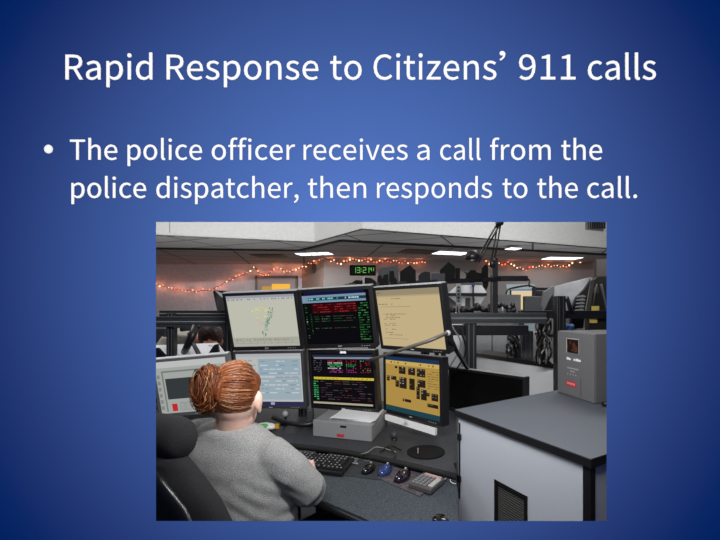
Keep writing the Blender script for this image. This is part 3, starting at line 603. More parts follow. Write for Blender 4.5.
# green digital clock
cl = thing('digital_clock', 'black digital clock with green glowing numerals 13:21 on a stem', 'clock', at(363, 275, 2.24))
a, b = at(349.5, 265, 2.24), at(375.8, 275.2, 2.24)
MB().box(((a.x+b.x)/2, 2.26, (a.z+b.z)/2), (b.x-a.x, .04, a.z-b.z), mat('matt_black_case', (10, 12, 10), 1, spec=.1), bevel=.004).build('case', parent=cl)
p = at(363.5, 275, 2.26); MB().box((p.x, 2.27, p.z-.04), (.012, .012, .085), BLACK).build('stem', parent=cl)
sg = MB(); GS = emit((104, 182, 84), 1.0)
SEG = {'0': 'abcdef', '1': 'bc', '2': 'abged', '3': 'abgcd', '4': 'fgbc'}
def digit(ch, x, y, w, h, q):
    t_ = .9*.0055
    s = {'a': ((x, y), (x+w, y)), 'g': ((x, y+h/2), (x+w, y+h/2)), 'd': ((x, y+h), (x+w, y+h)), 'f': ((x, y), (x, y+h/2)), 'b': ((x+w, y), (x+w, y+h/2)), 'e': ((x, y+h/2), (x, y+h)), 'c': ((x+w, y+h/2), (x+w, y+h))}
    for k in SEG[ch]:
        (x0, y0), (x1, y1) = s[k]; A, B = at(x0, y0, 2.2385), at(x1, y1, 2.2385)
        q.box((A+B)/2, (abs(B.x-A.x)+.0035, .001, abs(B.z-A.z)+.0035), GS)
for ch, x in (('1', 353), ('3', 357.2), ('2', 363.2), ('1', 366.2)): digit(ch, x, 267.6, 2.7, 5, sg)
for yy in (269, 271.3): sg.box(at(361.6, yy, 2.2385), (.004, .001, .004), GS)
for ch, x in (('4', 370), ('1', 372)): digit(ch, x, 267.8, 1.6, 3, sg)
sg.build('numerals', parent=cl)

# black arm lamp
lamp = thing('desk_lamp', 'black two jointed arm lamp rising above the rack', 'lamp', at(493, 262, 2.60))
j0, j1, j2 = at(492.5, 263, 2.60), at(499.5, 222.5, 2.56), at(477, 262, 2.48)
for o_ in (-.010, .010):
    MB().tube([j0+Vector((o_, 0, 0)), j1+Vector((o_, 0, 0))], .0055, BLACK, 8).build('lower_arm', parent=lamp)
    MB().tube([j1+Vector((o_, 0, 0)), j2+Vector((o_, 0, 0))], .0065, BLACK, 8).build('upper_arm', parent=lamp)
MB().tube([j1+Vector((-.022, 0, .004)), j1+Vector((.022, 0, .004))], .022, BLACK, 12).build('elbow_joint', parent=lamp)
MB().tube([j0+Vector((0, 0, .03)), j0-Vector((0, 0, .03))], .02, BLACK, 12).build('base_joint', parent=lamp)
hd = at(472, 255.5, 2.46)
MB().lathe(hd+Vector((0, 0, .035)), [(.012, 0), (.03, -.004), (.042, -.025), (.052, -.055), (.048, -.055), (.0, -.03)], BLACK, axis=(-.15, -.25, 1)).build('lamp_shade', parent=lamp)
MB().ball(hd+Vector((-.004, -.012, -.012)), .02, emit((220, 220, 220), 1)).build('bulb', parent=lamp)
# thin rod in front of the tan screen
rod = thing('support_arm', 'thin dark grey rod crossing in front of the tan screen', 'arm', at(372, 361, 2.02))
MB().tube([at(366, 361.5, 2.12), at(373, 359, 1.98), at(430, 340.5, 1.66), at(447, 333, 1.70)], .0085, mat('rod_grey', (92, 88, 82), .5, .3), 8).build('rod', parent=rod)
MB().ball(at(448, 333, 1.71), .013, SILVER).build('joint', parent=rod)
MB().tube([at(448, 333, 1.71), at(456, 350, 1.95), at(469, 371, 2.50)], .012, BLACK, 8).build('lower_rod', parent=rod)

# ------------------------------------------------------------------ white cabinet with grey worktop, UPS box
cab = thing('side_cabinet', 'white side cabinet with grey black-edged worktop in the right foreground', 'cabinet', (.9, 1.6, 0))
A, B = Vector((.322, 1.652)), Vector((.618, 1.118)); ab = (B-A).normalized(); pr = Vector((.875, .485))
D = A+Vector((.852, .523))*1.35; C_ = B+pr*1.35
TOPM = mat('grey_laminate', (88, 93, 102), .5, noise_amt=.03, scale=250); PANEL = mat('pale_blue_grey_panel', (196, 201, 209), .55, noise_amt=.015, scale=300)
ctop = [tuple(A), tuple(B), tuple(C_), tuple(D)]
MB().prism(ctop, .997, 1.0, TOPM).build('worktop', parent=cab)
e = MB(); ctr = (A+B+C_+D)/4
e.prism([tuple(v+(v-ctr).normalized()*.0015) for v in (A, B, C_, D)], .972, .9975, BLACK); e.build('worktop_edge', parent=cab)
ins = .012; A2 = A+pr*ins+ab*.008; B2 = B+pr*ins-ab*.010; D2 = A2+Vector((.852, .523))*1.30; C2 = B2+pr*1.3
# body: front panel with a real vent opening
fpan = MB(); L = (B2-A2).length; th = .018
def fbox(s0, s1, z0, z1, off, thick, m, q):
    c = A2+ab*((s0+s1)/2)+pr*(off+thick/2); q.box((c.x, c.y, (z0+z1)/2), (s1-s0, thick, z1-z0), m, Euler((0, 0, math.atan2(ab.y, ab.x)))); return q
v0, v1, vz0, vz1 = .211, .366, .42, .782
for s0, s1, z0, z1 in ((.0, v0, .05, .972), (v1, L-.022, .05, .972), (v0, v1, vz1, .972), (v0, v1, .05, vz0)): fbox(s0, s1, z0, z1, 0, th, PANEL, fpan)
fpan.build('front_panel', parent=cab)
fbox(L-.022, L+.002, .0, .972, -.002, .024, BLACK, MB()).build('corner_post', parent=cab)
vf = MB()
for s0, s1, z0, z1 in ((v0, v0+.012, vz0, vz1), (v1-.014, v1, vz0, vz1), (v0, v1, vz1-.012, vz1), (v0, v1, vz0, vz0+.012)): fbox(s0, s1, z0, z1, -.003, .02, BLACK, vf)
vo = vf.build('vent_frame', parent=cab)
mesh_ = MB(); fbox(v0+.01, v1-.01, vz0, vz1, .010, .004, mat('vent_cloth', (62, 62, 58), .9), mesh_)
for i in range(24): s = v0+.014+i*(v1-v0-.028)/23; fbox(s-.0012, s+.0012, vz0, vz1-.01, .006, .004, CHAR, mesh_)
for i in range(40): z = vz0+.01+i*.009; fbox(v0+.012, v1-.014, z, z+.002, .005, .004, mat('mesh_thread', (96, 96, 90), .8), mesh_)
mesh_.build('vent_mesh', parent=vo)
body_ = MB(); body_.prism([tuple(A2+pr*th), tuple(B2+pr*.022), tuple(C2), tuple(D2)], .05, .972, mat('grey_panel', (205, 208, 214), .6)); body_.build('body', parent=cab)
MB().prism([tuple(A2+pr*.05+ab*.03), tuple(B2+pr*.05-ab*.03), tuple(C2-pr*.05), tuple(D2-pr*.05)], 0, .05, BLACK).build('plinth', parent=cab)
fbox(-.010, .0, .05, .972, -.002, .022, ALU, MB()).build('edge_trim', parent=cab)
fbox(.006, .013, .62, .945, -.004, .004, BLACK, MB()).build('door_gap', parent=cab)
for z in (.885, .705): fbox(.002, .020, z-.012, z+.012, -.009, .009, BLACK, MB()).build('hinge', parent=cab)

Lb, Rb = Vector((.928, 1.99)), Vector((.983, 1.745)); fd = (Rb-Lb); un = fd.normalized(); dp = Vector((-un.y, un.x))
ups = thing('power_unit', 'tall dark grey box unit with a square window and red label standing on the cabinet', 'box', ((Lb.x+Rb.x)/2, (Lb.y+Rb.y)/2, 1.0), (0, 0, math.atan2(un.y, un.x)))
UG = mat('dark_grey_metal', (98, 98, 99), .5, .1, noise_amt=.03, scale=150); uw, uh, ud = fd.length, .322, .34
UGL = mat('grey_metal_face', (112, 112, 113), .5, .1)
MB().box((0, ud/2, uh/2), (uw, ud, uh), UG, bevel=.006).build('case', parent=ups, local=True)
MB().box((.0, -.002, uh/2), (uw*.985, .006, uh*.985), UGL, bevel=.002).build('front_face', parent=ups, local=True)
u = MB()
def uf(u0, v0, u1, v1, m, lift, q): q.box(((u0+u1)/2*uw-uw/2, -.005-lift, uh-(v0+v1)/2*uh), ((u1-u0)*uw, .002, (v1-v0)*uh), m); return q
uf(.27, .10, .62, .33, SILVER, 0, MB()).build('window_frame', parent=ups, local=True)
wq = MB(); uf(.30, .115, .61, .325, mat('dark_red_glass', (38, 20, 14), .3), .001, wq)
g = random.Random(2)
for i in range(14):
    a_, b_ = g.uniform(.36, .55), g.uniform(.15, .28); uf(a_, b_, a_+.05, b_+.025, mat('rust_spots', (92, 52, 34), .6), .0015, wq)
wq.build('window', parent=ups, local=True)
q = MB(); x = .28
for i, wd in enumerate((.06, .05, 0, .05, .06, .06)):
    if wd: uf(x, .40+(i % 2)*.008, x+wd, .44, WHITE, 0, q)
    x += .065
for k, (n_, v, sz) in enumerate(((7, .555, .035), (3, .60, .03), (4, .65, .02))):
    for i in range(n_): uf(.30+(k == 1)*.08+i*(.045 if k < 2 else .075), v, .30+(k == 1)*.08+i*(.045 if k < 2 else .075)+sz, v+.018, SILVER, 0, q)
q.build('face_print', parent=ups, local=True)
rl = uf(.27, .765, .55, .845, RED, 0, MB()).build('red_label', parent=ups, local=True)
q = MB()
for i in range(6): uf(.30+i*.038, .785, .325+i*.038, .82, mat('pink_print', (236, 150, 150), .6), .001, q)
q.build('label_print', parent=rl, local=True)
uf(.66, .69, .672, .95, CHAR, -.0005, MB()).build('slot', parent=ups, local=True)
wr = thing('plug', 'small black and white plug lying on the worktop at the right frame edge', 'plug', at(604, 400, 1.70))
p = on(603, 404, 1.012); MB().tube([p, p+Vector((.09, .02, 0))], .010, BLACK).build('body', parent=wr); MB().box(p+Vector((.035, -.012, .012)), (.03, .03, .045), WHITE, bevel=.004).build('white_cap', parent=wr)

# ------------------------------------------------------------------ things on the desk
pc = thing('desktop_computer', 'flat silver desktop computer with a small red label under the middle monitor', 'computer', (-.2035, 1.975, ZR), (0, 0, math.atan2(-.09, .315)))
PCW, PCH, PCD = .328, .085, .30
PCG = mat('silver_case', (146, 147, 148), .5, .1, noise_amt=.02, scale=200)
MB().box((0, PCD/2, PCH/2), (PCW, PCD, PCH), PCG, bevel=.004).build('case', parent=pc, local=True)
MB().box((0, -.001, PCH/2), (PCW*.99, .006, PCH*.96), PCG, bevel=.002).build('front_face', parent=pc, local=True)
MB().box((.01, -.005, .065), (.034, .002, .010), BLACK).build('port', parent=pc, local=True)
MB().box((-.005, -.005, .018), (.040, .002, .014), RED).build('red_label', parent=pc, local=True)
q = MB()
for i in range(12): q.box((PCW/2+.001, .05+i*.018, PCH/2), (.002, .006, PCH*.5), GREY)
q.build('side_slots', parent=pc, local=True)
for i in range(4):
    s = MB().box((.035+.004*i, .145-.003*i, PCH+.0025+i*.0035), (.235, .21, .003), WHITE, Euler((0, 0, .04*i-.05))).build('paper_sheet')
    M_ = world(pc); s.data.transform(M_)
    tag(s, ('lowest sheet of the paper stack on the silver computer', 'second sheet up in the paper stack on the silver computer', 'third sheet up in the paper stack on the silver computer', 'topmost sheet of the paper stack on the silver computer')[i], 'paper', 'paper stack on the silver computer')

kb = thing('keyboard', 'black keyboard at the woman’s hands on the desk', 'keyboard', (-.348, 1.748, ZF+.003), (0, 0, -.253))
MB().box((0, 0, .009), (.42, .165, .018), BLACK, bevel=.004).build('body', parent=kb, local=True)
KEY = mat('black_key', (34, 34, 36), .35); KM = mat('grey_print', (176, 176, 176), .6)
n = 0
ks = MB(); km = MB()
for r_ in range(6):
    x = -.195
    while x < .19:
        wd = .0165
        if r_ == 5 and -.10 < x < .02: wd = .12
        ks.box((x+wd/2, .062-r_*.0235, .0215), (wd, .0185, .009), KEY, bevel=.0018)
        if random.random() < .75: km.box((x+.006, .066-r_*.0235, .0263), (.006, .005, .0006), KM)
        x += wd+.0028+(.009 if abs(x-.085) < .009 else 0)
ko = ks.build('keys', parent=kb, local=True); ko['kind'] = 'stuff'
km.build('key_legends', parent=ko, local=True)
MB().box((.165, .075, .019), (.04, .006, .002), SILVER).build('indicator_strip', parent=kb, local=True)

pad = [on(x, y, ZF+.004) for x, y in ((377.5, 477.5), (419.5, 496), (447, 479), (399, 462.5))]
tag(MB().prism([XY(p) for p in pad], ZF+.0005, ZF+.004, mat('mauve_pad', (76, 70, 75), .8, noise_amt=.2, scale=60)).build('mouse_pad'), 'greyish pink mouse pad under the calculator', 'mouse pad')
def make_mouse(px, py, rz, m, label, z=ZF+.0035, s=1.0):
    p = on(px, py, z+.015); t = thing('mouse', label, 'mouse', (p.x, p.y, z), (0, 0, rz), 'mice in a row on the desk')
    q = MB(); rings = []
    for i in range(9):
        f = i/8; y = (-.052+.104*f)*s; wv = .031*s*math.sin(PI*min(max(f, .06), .94))**.45; hh = (.036*math.sin(PI*(.12+.72*f))**.8+.002)*s
        rings.append([(wv*math.cos(a_), y, max(0, hh*math.sin(a_)) if math.sin(a_) > 0 else .0) for a_ in [2*PI*k/20 for k in range(20)]])
    q.loft(rings, m); q.build('shell', parent=t, local=True)
    MB().tube([(-.004*s, .028*s, .034*s), (.004*s, .028*s, .034*s)], .006*s, SILVER, 12).build('wheel', parent=t, local=True)
    MB().tube([(0, .05*s, .008*s), (.0, .062*s, .006)], .0025, CABLE, 6).build('cable_boot', parent=t, local=True)
    return p
GB = mat('glossy_black', (14, 14, 16), .15, coat=.5); GBL = mat('glossy_blue', (40, 60, 112), .2, coat=.5); GP = mat('glossy_purple_black', (30, 22, 34), .15, coat=.6)
make_mouse(368.5, 467.5, -.5, GB, 'small black mouse nearest the keyboard', ZF+.003, .82)
make_mouse(385, 469, -.5, GBL, 'shiny blue mouse between two dark mice', ZF+.0035, .88)
make_mouse(402.5, 475, -.6, GP, 'dark purple black mouse on the pad beside the calculator', ZF+.004, .95)
p = on(427, 481.5, ZF+.02)
calc = thing('calculator', 'grey desk calculator with light square keys on the mouse pad', 'calculator', (p.x, p.y, ZF+.004), (0, 0, -.62))
MB().box((0, 0, .010), (.10, .125, .020), mat('taupe_plastic', (80, 76, 77), .5), bevel=.004).build('body', parent=calc, local=True)
MB().box((.002, .048, .0215), (.075, .018, .003), mat('pink_grey_strip', (176, 140, 138), .6)).build('display_strip', parent=calc, local=True)
for i in range(4):
    for j in range(5):
        MB().box((-.036+i*.017, .026-j*.018, .0225), (.0125, .0125, .006), mat('pale_key', (118, 118, 121), .5), bevel=.001).build('key', parent=calc, local=True)
MB().box((.037, -.004, .0225), (.020, .08, .005), mat('cream_panel', (172, 172, 166), .5), bevel=.001).build('side_panel', parent=calc, local=True)
pts = [on(426+19*math.cos(a_), 452+6.8*math.sin(a_), ZR+.004) for a_ in [2*PI*k/36 for k in range(36)]]
ov = thing('oval_plate', 'flat oval black plate with a white tick lying on the rear desk', 'plate', (pts[0].x, pts[0].y, ZR))
MB().prism([XY(p) for p in reversed(pts)], ZR+.0005, ZR+.006, mat('satin_black', (14, 14, 15), .7, spec=.2)).build('disc', parent=ov)
p = on(418, 453, ZR+.007); MB().box((p.x, p.y, ZR+.018), (.004, .004, .024), SILVER).build('pin', parent=ov)
p = on(394, 436, ZR+.02); wc = thing('ball_camera', 'small grey ball on the desk in front of the gold monitor', 'ball', (p.x, p.y, ZR))
MB().ball((0, 0, .026), .018, CHAR).build('ball', parent=wc, local=True); MB().lathe((0, 0, 0), [(.016, 0), (.016, .005), (.006, .010), (0, .010)], BLACK).build('foot', parent=wc, local=True)
p = on(285.5, 424, ZR); wc = thing('round_knob', 'white round knob on a black stand below the blue screen', 'knob', (p.x, p.y, ZR))
MB().lathe((0, 0, 0), [(.03, 0), (.03, .006), (.008, .012), (.008, .05), (0, .05)], BLACK).build('stand', parent=wc, local=True); MB().ball((0, -.008, .062), .018, SILVER).build('knob', parent=wc, local=True)
st = thing('monitor_stand', 'low black curved stand under the lower left monitor', 'stand', (-.47, 2.16, ZR))
MB().tube(curvy([(-.15, .02, .05), (-.05, -.03, .035), (.06, -.04, .03), (.12, .0, .05)]), .013, BLACK).build('curved_arm', parent=st, local=True)
MB().box((.06, .05, .045), (.035, .05, .09), CHAR, bevel=.004).build('upright', parent=st, local=True)
# snack bag
p = on(266, 430, ZR); bag = thing('snack_bag', 'small white and green plastic pouch with an orange end beside the woman’s chin', 'bag', (p.x, p.y, ZR), (0, 0, -.15))
PL = mat('clear_white_plastic', (226, 226, 222), .25)
q = MB(); q.ball((0, 0, .02), (.062, .035, .02), PL, u=24, v=12); fuse(q, .004, 2, lambda c: .002*noise.noise(c*60)).build('pouch', PL, bag, local=True)
MB().ball((-.004, -.016, .026), (.034, .020, .014), mat('green_print', (70, 176, 84), .4)).build('green_logo', parent=bag, local=True)
MB().ball((-.012, -.026, .027), (.014, .011, .010), mat('yellow_green_print', (196, 208, 120), .4)).build('pale_print', parent=bag, local=True)
MB().box((.066, -.005, .026), (.024, .012, .026), mat('orange_clip', (222, 160, 44), .5), bevel=.003).build('orange_clip', parent=bag, local=True)
p = on(317, 474, ZF); tag(MB().prism([(p.x-.02, p.y+.012), (p.x+.03, p.y+.012), (p.x+.012, p.y-.02)], ZF+.0035, ZF+.006, WHITE).build('paper_scrap'), 'small white paper scrap by the woman’s elbow', 'paper')
p = on(440, 519.5, ZF); q = MB(); q.lathe((p.x, p.y-.01, ZF+.0005), [(0, 0), (.028, 0), (.028, .006), (.02, .014), (0, .014)], GB)
tag(q.build('desk_grommet'), 'round black cap on the desk at the bottom edge', 'cap')
# cables
rc = random.Random(4)
def cable(pts, label, m=CABLE, r=.0028, name='cable'): tag(MB().tube(curvy(pts, 6), r, m, 6).build(name), label, 'cable')
zc = ZF+.0105
def dz_(x, y, z=zc): return on(x, y, z)
cable([dz_(352, 459), dz_(358, 464), dz_(350, 461), dz_(366, 456), dz_(376, 459)], 'pale looped cable right of the keyboard', CABLEG, .002)
cable([dz_(373, 461), dz_(378, 452.5), dz_(392, 456), dz_(388, 462), dz_(396, 455)], 'pale cable loop above the blue mouse', CABLEG, .002)
for i, P_ in enumerate(([(354, 463), (360, 458), (368, 461), (374, 455), (382, 458)], [(350, 458.5), (357, 456), (366, 458), (372, 463)], [(376, 460), (384, 455.5), (392, 460), (399, 458), (404, 464)], [(388, 458), (397, 461), (407, 460), (412, 466)], [(380, 456), (390, 453.5), (398, 457), (405, 456)])):
    cable([dz_(x, y, zc+.002*i) for x, y in P_], ('pale cable nearest the keyboard corner', 'short pale cable hugging the keyboard edge', 'pale cable arcing above the dark purple mouse', 'pale cable running to the calculator', 'pale cable behind the blue mouse')[i], CABLEG, .0014)
cable([dz_(389, 463, .732), dz_(396, 455, .775), dz_(388, 448.5, .768), dz_(380, 452, .768), dz_(390, 446, .768), dz_(402, 450, .768)], 'black cable curling on the rear desk behind the mice')
cable([dz_(407, 469, .732), dz_(405, 463, .74), dz_(413, 464), dz_(420, 468), dz_(430, 467)], 'black cable from the dark purple mouse')
cable([dz_(356, 455), dz_(367, 452.5, .778), dz_(377, 447, .768), dz_(396, 452, .77)], 'grey cable crossing the desk edge behind the small black mouse', CABLEG, .002)
cable([dz_(444, 480), dz_(449, 476), dz_(451, 482), dz_(456, 484)], 'white cable beside the calculator at the cabinet', mat('white_rubber', (210, 210, 210), .5), .002)
for a, b, c, l_ in (((452, 326), (461, 345), (449, 368), 'grey cable hanging left of the right rack post'), ((458, 325), (466, 350), (455, 372), 'black cable hanging beside the right rack post'), ((447, 360), (450, 378), (444, 400), 'black cable between the gold monitor and the black monitor')):
    cable([at(*a, 2.26), at(*b, 2.3), at(*c, 2.36)], l_, CABLEG if 'grey' in l_ else CABLE, .005)
# ------------------------------------------------------------------ the workstation behind, at right
PWH = mat('white_laminate', (238, 239, 240), .6); PGR = mat('grey_partition_cloth', (160, 161, 162), .9, noise_amt=.05, scale=120)
fc = thing('side_cabinet', 'farther white cabinet with black-edged top behind the rack at right', 'cabinet', (1.3, 3.7, 0))
a, b = Vector((.85, 3.73)), Vector((1.42, 2.82)); dd = (b-a).normalized(); pp_ = Vector((-dd.y, dd.x))
MB().prism([tuple(a), tuple(b), tuple(b+pp_*.28), tuple(a+pp_*.28)], .965, 1.0, BLACK).build('worktop', parent=fc)
a_, b_ = a+pp_*.015, b+pp_*.015
MB().prism([tuple(a_), tuple(b_), tuple(b_+pp_*.25), tuple(a_+pp_*.25)], 0, .965, PWH).build('body', parent=fc)
pt = thing('partition', 'grey and white low partition wall behind the monitor rack', 'partition', (.6, 4.3, 0))
MB().box((.15, 4.32, .62), (1.55, .05, 1.24), PWH).build('white_panel', parent=pt)
p0_, p1_ = at(447, 335, 4.3), at(491, 335, 4.3); p2_ = at(536, 335, 4.3)
MB().box(((p0_.x+p1_.x)/2+.08, 4.28, .60), (p1_.x-p0_.x-.172, .05, 1.13), PGR).build('grey_panel', parent=pt)
MB().box(((p1_.x+p2_.x)/2, 4.28, .60), (p2_.x-p1_.x-.012, .05, 1.13), PGR).build('grey_panel', parent=pt)
MB().box(((p1_.x), 4.285, .60), (.02, .03, 1.13), CHAR).build('joint', parent=pt)
# cable tray and far rack
MB().box(at(486, 330, 2.74), (.58, .10, .07), BLACK, bevel=.006).build('cable_tray', parent=rack)
fr_ = thing('equipment_rack', 'black metal rack with a long bar at the right frame edge', 'rack', (1.3, 2.7, 0))
p = at(559.5, 296, 2.66); q = MB(); q.box((p.x, 2.66, p.z/2), (.062, .062, p.z), BLACK, bevel=.004)
for k in (-.015, .012): q.box((p.x+k, 2.628, p.z/2), (.006, .003, p.z), CHAR)
q.build('post', parent=fr_)
a, b = at(520, 314.5, 2.70), at(612, 314.5, 2.70); MB().box(((a.x+b.x)/2, 2.72, a.z), (b.x-a.x, .045, .056), BLACK, bevel=.003).build('bar', parent=fr_)
MB().tube([at(559, 308, 2.70), at(567, 298, 2.70), at(572, 314, 2.70)], .018, BLACK).build('bracket', parent=fr_)
MB().box((1.75, 2.85, .65), (.06, .06, 1.3), BLACK).build('post', parent=fr_)
p = at(526.5, 331, 3.32); q = MB(); q.box((p.x, 3.32, (p.z+1.0)/2), (.095, .06, p.z-1.0), mat('mid_grey_metal', (72, 74, 76), .5, .2))
for k in (-.02, .02): q.box((p.x+k, 3.288, (p.z+1.0)/2), (.006, .004, p.z-1.0), ALU)
tag(q.build('grey_column'), 'short grey column standing on the farther white cabinet', 'column')
rr = random.Random(21)
def bundle(x0, y0, x1, y1, Y, n, name, label, r=(.006, .011), extra=None):
    t = thing(name, label, 'cables', at((x0+x1)/2, y1, Y))
    for i in range(n):
        xs = sorted(rr.uniform(x0, x1) for _ in range(2)); rr.shuffle(xs)
        pts = [at(xs[0], y0, Y+rr.uniform(-.05, .05))]+[at(rr.uniform(x0, x1), y0+(y1-y0)*k/4+rr.uniform(-2, 2), Y+rr.uniform(-.08, .05)) for k in (1, 2, 3)]+[at(xs[1], y1, Y)]
        MB().tube(curvy(pts, 5), rr.uniform(*r), (CABLE, CABLE, CABLE, CABLEG)[i % 4] if extra is None else extra[i % len(extra)], 6).build('cable', parent=t)
    return t
bundle(536, 318, 552, 364, 2.80, 26, 'cable_bundle', 'tangle of black and grey cables left of the tall dark box unit', (.002, .007))
bundle(506, 333, 519, 357, 3.25, 16, 'cable_bundle', 'black cables hanging left of the short grey column', (.003, .009))
bundle(550, 270, 552, 271, 9, 0, 'x', 'x') if False else None
q = thing('desk_phone', 'small dark device with a silver cap left of the short grey column', 'device', at(517, 358, 3.2))
p = at(516.5, 350, 3.28); MB().lathe((p.x, p.y, 1.0), [(0, 0), (.035, 0), (.035, .13), (.028, .14), (0, .14)], CHAR).build('body', parent=q)
MB().lathe((p.x, p.y, 1.14), [(.022, 0), (.022, .045), (0, .05)], SILVER).build('cap', parent=q)
# far desk row carrying the items seen above the rail
fd_ = thing('far_desk', 'dark raised shelf behind the rack carrying the far monitors', 'shelf', (1.2, 4.0, 0))
MB().box((1.35, 3.55, 1.375), (1.75, .5, .03), BLACK).build('shelf', parent=fd_)
for x in (.55, 2.15):
    for y in (3.36, 3.75): MB().box((x, y, .68), (.04, .04, 1.36), BLACK).build('leg', parent=fd_)
ZS = 1.39
wp = thing('angular_panel', 'white angular panel crossed by a black bar, left of the tall lamp post', 'panel', at(470, 313, 3.5))
q = MB()
for P_ in ([(461.5, 284.5), (481, 284.5), (487, 293), (461.5, 293)], [(447.5, 294), (456.5, 286), (456.5, 294)], [(448, 295.8), (456.5, 295.8), (456.5, 303)], [(461.5, 295.6), (486, 295.6), (480.5, 304), (479, 309), (475.5, 309), (475.5, 297.5), (461.5, 297.5)], [(461.5, 297), (465, 297), (465, 308), (461.5, 308)]): cut(P_, 3.5, .02, WHITE, q)
q.build('white_plate', parent=wp)
q = MB(); cut([(447, 293), (487, 293), (487, 295.8), (447, 295.8)], 3.485, .04, BLACK, q); cut([(473, 281), (474, 281), (474, 314), (473, 314)], 3.48, .03, BLACK, q)
cut([(461, 283.5), (482, 283.5), (482, 284.6), (461, 284.6)], 3.49, .03, BLACK, q); q.build('black_bar', parent=wp)
cut([(448.5, 296), (456, 303), (456, 306), (448.5, 306)], 3.52, .01, GREY).build('grey_plate', parent=wp)
q = MB(); cut([(466, 297.5), (470, 297.5), (470, 313), (466, 313)], 3.49, .02, CHAR, q); cut([(471, 297.5), (472.6, 297.5), (472.6, 313), (471, 313)], 3.49, .02, SILVER, q); q.build('upright', parent=wp)
MB().ball(at(473.2, 285.5, 3.47), .014, mat('blue_knob', (40, 50, 120), .4)).build('blue_knob', parent=wp)
ts = thing('strip_chart', 'narrow vertical pale strip with dark squares and a red top', 'strip', at(458.5, 313, 3.3))
cut([(456.3, 284), (461, 284), (461, 304), (456.3, 304)], 3.3, .008, mat('pale_grey_card', (172, 174, 172), .7)).build('strip', parent=ts)
q = MB()
for i in range(5): cut([(457.6, 286.3+i*3.5), (459.6, 286.3+i*3.5), (459.6, 288.3+i*3.5), (457.6, 288.3+i*3.5)], 3.296, .003, CHAR, q)
q.build('dark_squares', parent=ts)
q = MB(); cut([(456.3, 278.5), (461, 278.5), (461, 284), (456.3, 284)], 3.3, .008, mat('pale_red_card', (176, 96, 92), .7), q); q.build('red_top', parent=ts)
MB().tube([at(457.5, 306, 3.3), at(457.5, 314, 3.32)], .008, BLACK).build('stem', parent=ts)
def lump(name, label, pts, r, cat='device', m=BLACK):
    q = MB()
    for i, (x, y, Y) in enumerate(pts): q.ball(at(x, y, Y), (r, r*.8, r*.7) if i % 2 else (r*.8, r, r*.9), m, u=12, v=8)
    return tag(fuse(q, .008, 2).build(name, m), label, cat)
lump('headset_pile', 'black headset and cords piled on the far shelf under the white panel', [(463, 310, 3.45), (470, 309, 3.45), (477, 307, 3.45), (484, 309, 3.45), (491, 307, 3.45), (498, 305, 3.45), (452, 310, 3.45), (491, 311, 3.45)], .045)
tag(MB().box(at(508.5, 303.5, 3.66), (.215, .06, .17), mat('plain_grey', (104, 104, 105), .8)).build('grey_box'), 'plain grey box behind the black devices on the far shelf', 'box')
lump('desk_device', 'black lumpy device in front of the plain grey box', [(505, 306, 3.5), (509, 308, 3.5), (512.5, 305, 3.5), (509, 311, 3.5), (514, 310, 3.5)], .030)
q = MB().tube([at(498, 303, 3.5), at(498, 311, 3.5)], .008, WHITE); q.tube([at(502.5, 307, 3.5), at(502.5, 311, 3.5)], .007, WHITE); tag(q.build('white_pens'), 'two small white sticks standing beside the tall lamp post', 'pens')
m_ = make_monitor('far beige lit monitor partly hidden behind dark monitor backs', tuple(at(522, 300, 4.6)), -3, 0, 0, .27, .25, .010, BLACK, emit((222, 200, 158)), lambda r: (r(0, 0, 1, .04, emit((180, 200, 220))), r(.05, .16, .9, .18, emit((236, 200, 150)))), None, 0, 'far background monitors')
q = MB().box(at(522, 305, 4.72)+Vector((0, 0, -.24)), (.05, .05, 1.55-.24), BLACK); 
p = at(522, 300, 4.7); q = MB().box((p.x, 4.72, p.z/2), (.05, .05, p.z), BLACK); q.build('stand', parent=m_)
tag(MB().box((at(520, 288.5, 4.9).x, 4.9, .865), (.36, .04, 1.73), mat('pale_blue_grey', (134, 148, 152), .8)).build('blue_grey_screen'), 'pale blue grey divider panel behind the beige lit monitor', 'panel')
mb = thing('monitor', 'dark monitor back right of the beige screen', 'monitor', at(534, 313, 3.6), group=None)
MB().box(at(534, 304, 3.6), (.20, .05, .15), CHAR, bevel=.01).build('casing', parent=mb); MB().box(at(534, 310, 3.6), (.05, .04, .09), BLACK).build('stand', parent=mb)
for i in range(2): pass
mb = thing('monitor', 'dark monitor with pale stripes left of the silver panel', 'monitor', at(541, 300, 3.9))
MB().box(at(541, 294.5, 3.9), (.19, .05, .14), BLACK, Euler((0, 0, .3)), bevel=.006).build('casing', parent=mb)
q = MB()
for k in range(2): q.box(at(541, 290.8+k*2.3, 3.86), (.11, .004, .007), CHAR if k else GREY, Euler((0, 0, .3)))
q.build('stripes', parent=mb); p = at(541, 300, 3.93); MB().box((p.x, 3.93, p.z/2-.0), (.05, .04, p.z), BLACK).build('stand', parent=mb)
hk = thing('hook_bracket', 'thin black curved bracket hanging from the end of the black bar', 'bracket', at(528, 281, 2.62))
MB().tube(curvy([at(527, 278, 2.62), at(529.5, 281, 2.62), at(529, 285, 2.62), at(530, 287, 2.62)], 4), .006, BLACK, 8).build('hook', parent=hk)
MB().tube(curvy([at(506, 294, 2.62), at(508.5, 289.5, 2.62), at(518, 287, 2.62), at(529, 285.6, 2.62), at(536, 288, 2.62)], 5), .006, BLACK, 8).build('curved_wire', parent=hk)
